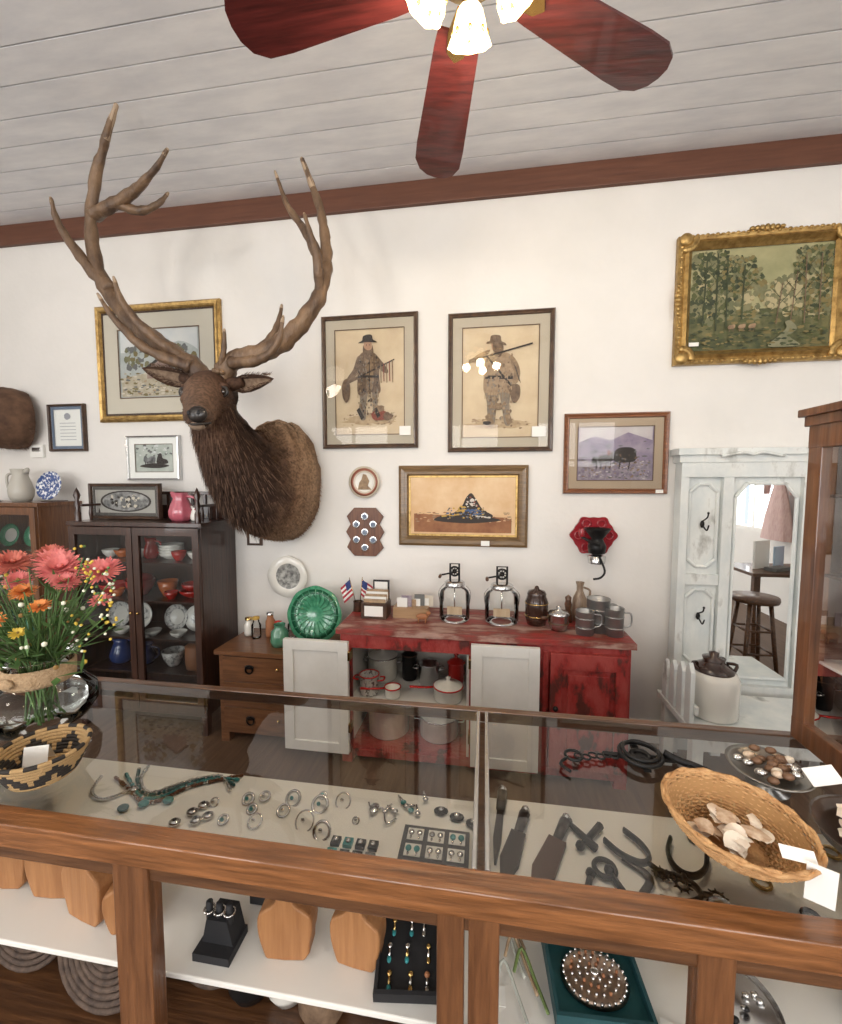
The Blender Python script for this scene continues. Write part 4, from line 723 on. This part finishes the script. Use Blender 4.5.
b.ball((0,0,.031),(.008,.007,.004),SILV,10);b.done()
b=B('silver_dish');b.at(.42,.69,S);b.lathe([(.001,.004),(.03,.002),(.06,.015),(.062,.018),(.05,.012),(.001,.008)],STEEL,sx=.8)
for k in range(10): b.ball((random.uniform(-.03,.03),random.uniform(-.03,.03),.014),(.006,.005,.004),random.choice([STEEL,IRON,SILV]),8)
b.done()
b=B('brass_bell_cups')
for x,y,r in((.06,.88,.03),(.13,.90,.035),(.20,.88,.03),(.35,.76,.025),(.37,.84,.035),(.56,.8,.04),(.62,.7,.04),(.27,.90,.03),(.46,.88,.03)):
    b.at(x,y,S);b.lathe([(.001,0),(r*.6,0),(r,.02),(r*.9,.05),(r*.7,.052),(r*.8,.02),(.001,.005)],random.choice([IRON,BRASS,DKFR]))
b.done()
b=B('bagged_bead_strings');PL=mat('plastic_bag',(.50,.52,.47),.2,coat=.6)
for k in range(9):
    x=.045+random.uniform(-.02,.03);y=.66+k*.022;pts=cr([(x,y,S+.008),(x+.015,y+.03,S+.018+.002*k),(x+.035,y-.01,S+.01),(x+.05,y-.05,S+.008)],4);b.tube(pts,.0028,(PL,mat('green_stem',(.14,.20,.06),.6),LEA3)[k%3],6)
b.done()
b=B('price_cards')
for x,y,a in((-.56,.86,.2),(.30,.80,.3),(.30,.64,-.3),(.02,.65,0),(-.30,.78,.1)): b.at(x,y,S,a);b.box(-.022,.022,-.014,.014,0,.0012,PAPER)
b.done()
b=B('coiled_baskets');CB1=mat('basket_coil',(.05,.032,.024),.8,0,(.12,.08,.058),60)
for (x,y,r) in((-.80,.74,.12),(-1.05,.78,.12),(-.60,.80,.09)):
    b.T=Matrix.Translation((x,y,.42+r))@Matrix.Rotation(pi/2-.25,4,'X')
    for k in range(int(r/.012)): b.torus((0,0,k*.001),.006+k*.012,.006,CB1,'z',28)
b.T=Matrix.Identity(4);b.done()
b=B('leather_goods')
for k in range(12):
    x=-.5+k*.085;y=.80+random.uniform(-.03,.05);m=random.choice([LEAD,LEAB,PAPER,CER,LEA,IRON]);b.at(x,y,.418,random.random());b.lathe([(.001,0),(.03,0),(.042,.03),(.035,.07),(.025,.09),(.03,.095)],m,sx=1.2)
b.done()
b=B('beaded_moccasins')
for x,r in((-.20,.3),(-.11,.25)):
    b.at(x,.68,.420,r);b.tube(cr([(0,.05,.02),(0,.01,.025),(0,-.03,.022),(0,-.06,.016)],4),[.02]*3+[.024]*4+[.022]*4+[.018]*1+[.012],PAPER,flat=.8);b.ball((0,-.035,.040),(.014,.016,.006),REDG,8)
b.done()
# ------------------------------------------------------------------ on the counter top
T=1.004
b=B('glass_flower_vase');vx,vy=-.975,.77;b.at(vx,vy,T)
g=glass('vase_glass',(.975,.985,.98),1.33)
b.lathe([(.03,.004),(.05,.002),(.085,.02),(.104,.05),(.100,.08),(.075,.105),(.058,.118),(.056,.15),(.066,.165)],g,seg=40)
b.torus((0,0,.165),.066,.002,g);b.lathe([(.098,.058),(.001,.058)],glass('vase_water',(.92,.95,.93),1.2))
BUR=mat('burlap',(.34,.22,.12),.95,0,(.46,.32,.19),120,bump=.6,bscale=200)
b.lathe([(.060,.108),(.064,.111),(.065,.146),(.061,.149)],BUR);b.ball((0,-.068,.128),(.02,.008,.012),BUR,8)
LF=mat('leaf_green',(.04,.11,.025),.6,0,(.10,.19,.05),20);ST=mat('stem_green',(.08,.15,.04),.6)
b.T=Matrix.Identity(4);base=V((vx,vy,T+.02))
def leaf(p,d,L,w):
    d=V(d).normalized();s=d.cross(V((0,0,1)));s=s.normalized() if s.length>.1 else V((1,0,0));n=s.cross(d);b.add([p,p+d*L*.4+s*w,p+d*L*.45-n*w*.3,p+d*L*.4-s*w,p+d*L],[(0,1,2),(0,2,3),(1,4,2),(2,4,3)],LF,True)
def bloom(c,d,r,m,m2,layers=4,n=24,wf=.085):
    c=V(c);d=V(d).normalized();u=d.orthogonal().normalized();w=d.cross(u)
    for l in range(layers):
        el=-.05+l*.30;rl=r*(1-l*.15)
        for k in range(n):
            a=2*pi*(k+.5*l+random.uniform(-.3,.3))/n;rad=u*math.cos(a)+w*math.sin(a);sd=d.cross(rad);rr=rl*random.uniform(.80,1.08)
            dr=(rad*math.cos(el)+d*math.sin(el)).normalized();q=c+rad*r*.08;wd=r*wf
            b.add([q,q+dr*rr*.6+sd*wd,q+dr*rr*.6-sd*wd,q+dr*rr+d*r*.06+sd*wd*.4,q+dr*rr+d*r*.06-sd*wd*.4],[(0,1,2),(1,3,4,2)],m)
    b.ball(c+d*r*.15,r*.14,m2,8)
    sp=cr([tuple(base+V((random.uniform(-.03,.03),random.uniform(-.03,.03),0))),tuple(V((vx,vy,T+.15))+V((random.uniform(-.03,.03),random.uniform(-.03,.03),0))),tuple(c.lerp(V((vx,vy,c.z)),.35)+V((0,0,-.06))),tuple(c)],4);b.tube(sp,.0022,ST,5)
COR=mat('coral_petals',(.50,.10,.10),.6,0,(.68,.22,.20),40);ORG=mat('orange_petals',(.55,.15,.03),.6,0,(.68,.26,.06),40);RDP=mat('red_petals',(.36,.06,.05),.6,0,(.52,.15,.10),40);YEL=mat('yellow_petals',(.62,.44,.06),.6);YC=mat('flower_center',(.25,.14,.04),.8);WHP=mat('white_petals',(.72,.72,.58),.6);PKP=mat('pink_petals',(.60,.30,.33),.6)
for (x,y,z,r,m) in((-1.09,.74,1.350,.036,RDP),(-1.04,.78,1.372,.036,RDP),(-.955,.80,1.372,.040,COR),(-.895,.76,1.368,.042,COR),(-.835,.80,1.355,.040,COR),(-.94,.72,1.325,.024,ORG),(-1.02,.70,1.305,.024,ORG),(-.975,.69,1.275,.020,ORG),(-1.07,.69,1.28,.022,ORG),(-.89,.71,1.30,.020,ORG),(-.81,.77,1.30,.020,COR),(-1.03,.67,1.25,.020,ORG),(-1.09,.72,1.23,.022,RDP),(-.92,.69,1.25,.014,YEL),(-1.15,.80,1.33,.034,COR),(-1.13,.78,1.385,.03,RDP),(-.99,.68,1.225,.018,RDP),(-1.05,.66,1.215,.016,YEL),(-.99,.75,1.340,.026,COR),(-.90,.78,1.325,.024,COR),(-.86,.74,1.345,.026,COR),(-1.0,.83,1.385,.03,RDP)):
    bloom((x,y,z),(random.uniform(-.3,.3)+.3,-.5,random.uniform(.8,1.4)),r,m,YC if r<.03 else m,4 if r>.023 else 3,28 if r>.023 else 14,.075 if r>.023 else .14)
for k in range(110):
    a=random.uniform(-1,1.15);x=vx+a*.14;z=1.17+random.random()*.20;y=vy+random.uniform(-.11,.06);c=V((x,y,z));b.tube([V((vx+a*.04,vy,T+.15)),c],.0011,ST,4)
    if k%2: b.ball(c,random.uniform(.003,.006),random.choice([YEL,WHP,WHP,YC]),7)
    leaf(c-V((0,0,.02)),(random.uniform(-1,1),random.uniform(-1,.2),random.uniform(-.2,1)),random.uniform(.025,.06),random.uniform(.003,.008))
for k in range(60):
    a=random.random()*2*pi;leaf(V((vx+.05*math.cos(a),vy+.05*math.sin(a),T+.16+random.random()*.08)),(math.cos(a),math.sin(a),random.uniform(0,1.2)),random.uniform(.05,.09),.008)
for (dx,dz) in((.17,.42),(.19,.37),(.20,.33),(-.12,.44),(.15,.45),(.13,.30),(.21,.40)):
    q=V((vx+dx,vy-.02,T+dz-.06));b.tube(cr([(vx,vy,T+.1),(vx+dx*.5,vy,T+dz*.6),tuple(q)],4),.0012,ST,5)
    for k in range(14): b.ball(q+V((random.uniform(-.015,.015),random.uniform(-.01,.01),random.uniform(-.05,.03))),.0032,random.choice([YEL,LF,WHP,YEL]),6)
b.done()
b=B('patterned_coil_basket');b.at(-.815,.640,T);STRAW=mat('straw_coil',(.42,.27,.12),.8,bump=.5,bscale=250);BLC=mat('black_coil',(.02,.015,.012),.8)
nc=9;seg=48
for i in range(nc):
    z=.004+i*.006;R=.048+.022*(i/(nc-1))**.8
    for k in range(seg):
        a0=2*pi*k/seg;a1=2*pi*(k+1.05)/seg
        ph=(k%8)/8;tri=abs(ph-.5)*2*5;blk=(1<=i<=7) and tri<(7-i) and tri>(3.2-i)
        b.tube([(R*math.cos(a0),R*math.sin(a0),z),(R*math.cos((a0+a1)/2),R*math.sin((a0+a1)/2),z),(R*math.cos(a1),R*math.sin(a1),z)],.0040,BLC if blk or (i==nc-1 and k%4<2) else STRAW,6,cap=False)
b.lathe([(.001,.003),(.048,.003)],STRAW);b.done()
b=B('folded_price_card');b.at(-.835,.645,T+.012,.4);b.add([(-.02,-.010,0),(.02,-.010,0),(.02,.0,.036),(-.02,.0,.036),(-.02,.02,0),(.02,.02,0)],[(0,1,2,3),(3,2,5,4)],PAPER);b.done()
b=B('wicker_basket');WX,WY=.363,.648;b.T=Matrix.Translation((WX,WY,T+.008))@Matrix.Rotation(-.35,4,'Z')@Matrix.Rotation(math.radians(6),4,'Y')@Matrix.Rotation(math.radians(9),4,'X')@Matrix.Scale(.80,4)
WK=mat('wicker',(.38,.19,.07),.6,0,(.55,.32,.14),60,bump=.4,bscale=200);nr=17;sg=52
for i in range(nr):
    t=i/(nr-1);z=.004+t*.066;R=.055+.052*math.sin(t*pi/2*.95)
    pts=[]
    for k in range(sg+1):
        a=2*pi*k/sg;rr=R+(.0024 if (k+i)%2 else -.0024);pts.append((rr*math.cos(a)*1.05,rr*math.sin(a)*.84,z))
    b.tube(pts,.0026,WK,5,cap=False)
for k in range(26):
    a=2*pi*k/26;b.tube([((.055+.052*math.sin(t*pi/2*.95))*math.cos(a)*1.05,(.055+.052*math.sin(t*pi/2*.95))*math.sin(a)*.84,.004+t*.066) for t in(0,.2,.4,.6,.8,1)],.002,STRAW,5)
for j,r in enumerate((.0,.004)):
    b.tube([((.108+r)*math.cos(2*pi*k/80)*1.05,(.108+r)*math.sin(2*pi*k/80)*.84,.071+.0025*math.sin(k*1.2+j*pi)) for k in range(81)],.004,WK,6,cap=False)
b.lathe([(.001,.003),(.058,.004)],WK,sx=1.05,sy=.84)
b.lathe([(.058,.004),(.085,.03),(.104,.062)],mat('wicker_inside',(.34,.18,.065),.8),sx=1.04,sy=.83)
b.done()
SHL=mat('seashell',(.62,.47,.35),.45,0,(.82,.74,.62),60,ramp=(.35,.55));PSH=mat('pale_shell',(.82,.73,.62),.4,0,(.72,.58,.45),40);BSH=mat('brown_shell',(.42,.26,.16),.4,0,(.68,.54,.40),80)
def shell(b,c,r,rz,tl,m=None):
    b.T=Matrix.Translation(c)@Matrix.Rotation(rz,4,'Z')@Matrix.Rotation(tl,4,'X')
    n=17;L=5;vs=[(0,-r*.85,r*.05)];fs=[]
    for l in range(1,L+1):
        t=l/L
        for k in range(n):
            a=pi*(.5-.42)+pi*.84*k/(n-1);rb=.03*r*(1 if k%2 else -1)*t
            vs.append((r*1.05*t*math.cos(a)*1.15,-r*.85+t*r*1.7*math.sin(a)**.8,r*.42*math.sin(pi*min(1,t*.62+.1))*(.55+.45*math.sin(pi*k/(n-1)))+rb))
    fs+=[(0,1+k,2+k) for k in range(n-1)]
    for l in range(L-1):
        o=1+l*n;fs+=[(o+k,o+n+k,o+n+k+1,o+k+1) for k in range(n-1)]
    b.add(vs,fs,m or SHL,True);b.T=Matrix.Identity(4)
b=B('seashells')
for k in range(26):
    a=random.random()*2*pi;q=random.random()**.5*.048;shell(b,(WX+q*math.cos(a),WY+q*math.sin(a)*.75,T+.022+random.random()*.026),random.uniform(.009,.016),random.random()*6,random.uniform(-.6,.6),random.choice([SHL,PSH,SHL,BSH]))
b.done()
b=B('shell_price_tag');b.T=Matrix.Translation((.430,.575,T+.03))@Matrix.Rotation(-.5,4,'Z')@Matrix.Rotation(.15,4,'X');b.box(-.014,.016,-.0006,.0006,-.028,.03,PAPER);b.T=Matrix.Translation((.412,.588,T+.058))@Matrix.Rotation(-.2,4,'Z')@Matrix.Rotation(-1.0,4,'X');b.box(-.019,.019,-.0006,.0006,-.008,.008,PAPER);b.done()
b=B('pedestal_nut_dish');b.at(.505,.80,T);b.lathe([(.001,.002),(.03,0),(.032,.004),(.010,.010),(.012,.018),(.04,.024),(.060,.038),(.064,.042),(.056,.04),(.035,.028),(.001,.026)],mat('pewter',(.30,.29,.27),.35,1))
for k in range(34):
    a=random.random()*6.28;q=random.random()**.5*.045;b.ball((q*math.cos(a),q*math.sin(a),.040+random.random()*.012),(.010,.007,.006),random.choice([SHL,mat('brown_nut',(.16,.08,.04),.5),BSH,MC['brown_nut'],SILV]),8)
b.done()
b=B('nut_price_tag');b.T=Matrix.Translation((.565,.765,T+.056))@Matrix.Rotation(.3,4,'Z')@Matrix.Rotation(-.9,4,'X');b.box(-.030,.030,-.0006,.0006,-.014,.014,PAPER);b.done()
b=B('shell_filled_bowl');b.at(.570,.655,T);b.lathe([(.001,.004),(.045,0),(.05,.006),(.072,.026),(.080,.042),(.083,.044),(.078,.042),(.066,.026),(.04,.01),(.001,.008)],mat('dark_wood_bowl',(.05,.03,.02),.3,coat=.4))
b.T=Matrix.Identity(4)
for k in range(34):
    a=random.random()*2*pi;q=random.random()**.5*.052;shell(b,(.570+q*math.cos(a),.655+q*math.sin(a),T+.030+random.random()*.016),random.uniform(.010,.016),random.random()*6,random.uniform(-.5,.5),random.choice([SHL,PSH,WHT]))
b.done()
b=B('iron_animal_trap')
b.T=Matrix.Translation((.015,-.022,0))
b.torus((.295,.875,T+.010),.038,.0045,IRON,'z',24);b.torus((.295,.875,T+.016),.032,.0035,IRON,'z',24);b.torus((.295,.875,T+.006),.016,.005,IRON,'z',16);b.box(.225,.365,.870,.880,T,T+.006,IRON);b.box(.289,.301,.835,.915,T,T+.005,IRON)
b.torus((.385,.835,T+.006),.022,.004,IRON,'z',16,.8);b.tube(cr([(.34,.88,T+.014),(.36,.87,T+.008),(.385,.855,T+.008),(.40,.83,T+.014)],4),.005,IRON,flat=1.5)
for k in range(6): b.torus((.245-k*.014,.87-.003*k+(.005 if k%2 else 0),T+.004),.008,.002,IRON,'z',10,1.0)
b.torus((.165,.86,T+.004),.016,.003,IRON,'z',14);b.tube(cr([(.15,.85,T+.004),(.135,.83,T+.004),(.15,.81,T+.004)],3),.003,IRON);b.done()
b=B('tabletop_display_cabinet');CHW=wood('cherry_cabinet_wood',(.07,.025,.012),(.20,.08,.032),'z',5,.3,.4)
ax,cx,ya,yb=.66,1.35,.77,.985
for x in(ax,cx-.03):
    for y in(ya,yb-.035): b.box(x,x+.03,y,y+.035,T,1.68,CHW)
b.box(ax,cx,ya,yb,T,T+.02,CHW);b.box(ax,ax+.025,ya,yb,T,T+.045,CHW);b.box(ax-.006,cx+.006,ya-.006,yb+.006,1.665,1.685,CHW);b.box(ax-.014,cx+.014,ya-.014,yb+.014,1.685,1.70,CHW);b.box(ax,ax+.025,ya,yb,1.62,1.67,CHW)
b.box(cx-.01,cx,ya,yb,T,1.67,MAHOG);b.box(ax+.02,cx,yb-.02,yb-.014,T+.002,1.67,MAHOG)
b.add([(ax+.01,ya+.03,T+.04),(ax+.01,yb-.03,T+.04),(ax+.01,yb-.03,1.63),(ax+.01,ya+.03,1.63)],[(0,1,2,3)],glass('side_pane',(.9,.92,.92),1.2))
for z in(1.18,1.36,1.52): b.box(ax+.02,cx-.02,ya+.01,yb-.022,z,z+.006,SHELFW if z<1.2 else MAHOG)
for z,m in((1.025,TERRA),(1.187,CER),(1.367,DKFR),(1.527,BRASS)):
    for x in(.74,.86,.98,1.12):
        b.lathe([(.001,z),(.03,z),(.04,z+.04),(.025,z+.08),(.03,z+.10)],m,(x,.88,0),16)
b.done(.002)
# ------------------------------------------------------------------ camera
cam=bpy.data.cameras.new('camera');cam.sensor_fit='HORIZONTAL';cam.sensor_width=36;cam.lens=36*420/842;cam.clip_start=.02
o=bpy.data.objects.new('camera',cam);o.location=(0,0,1.55);o.rotation_euler=(pi/2-math.atan(.07),0,math.atan(.152));bpy.context.scene.collection.objects.link(o);bpy.context.scene.camera=o
bpy.context.scene.view_settings.view_transform='Standard'
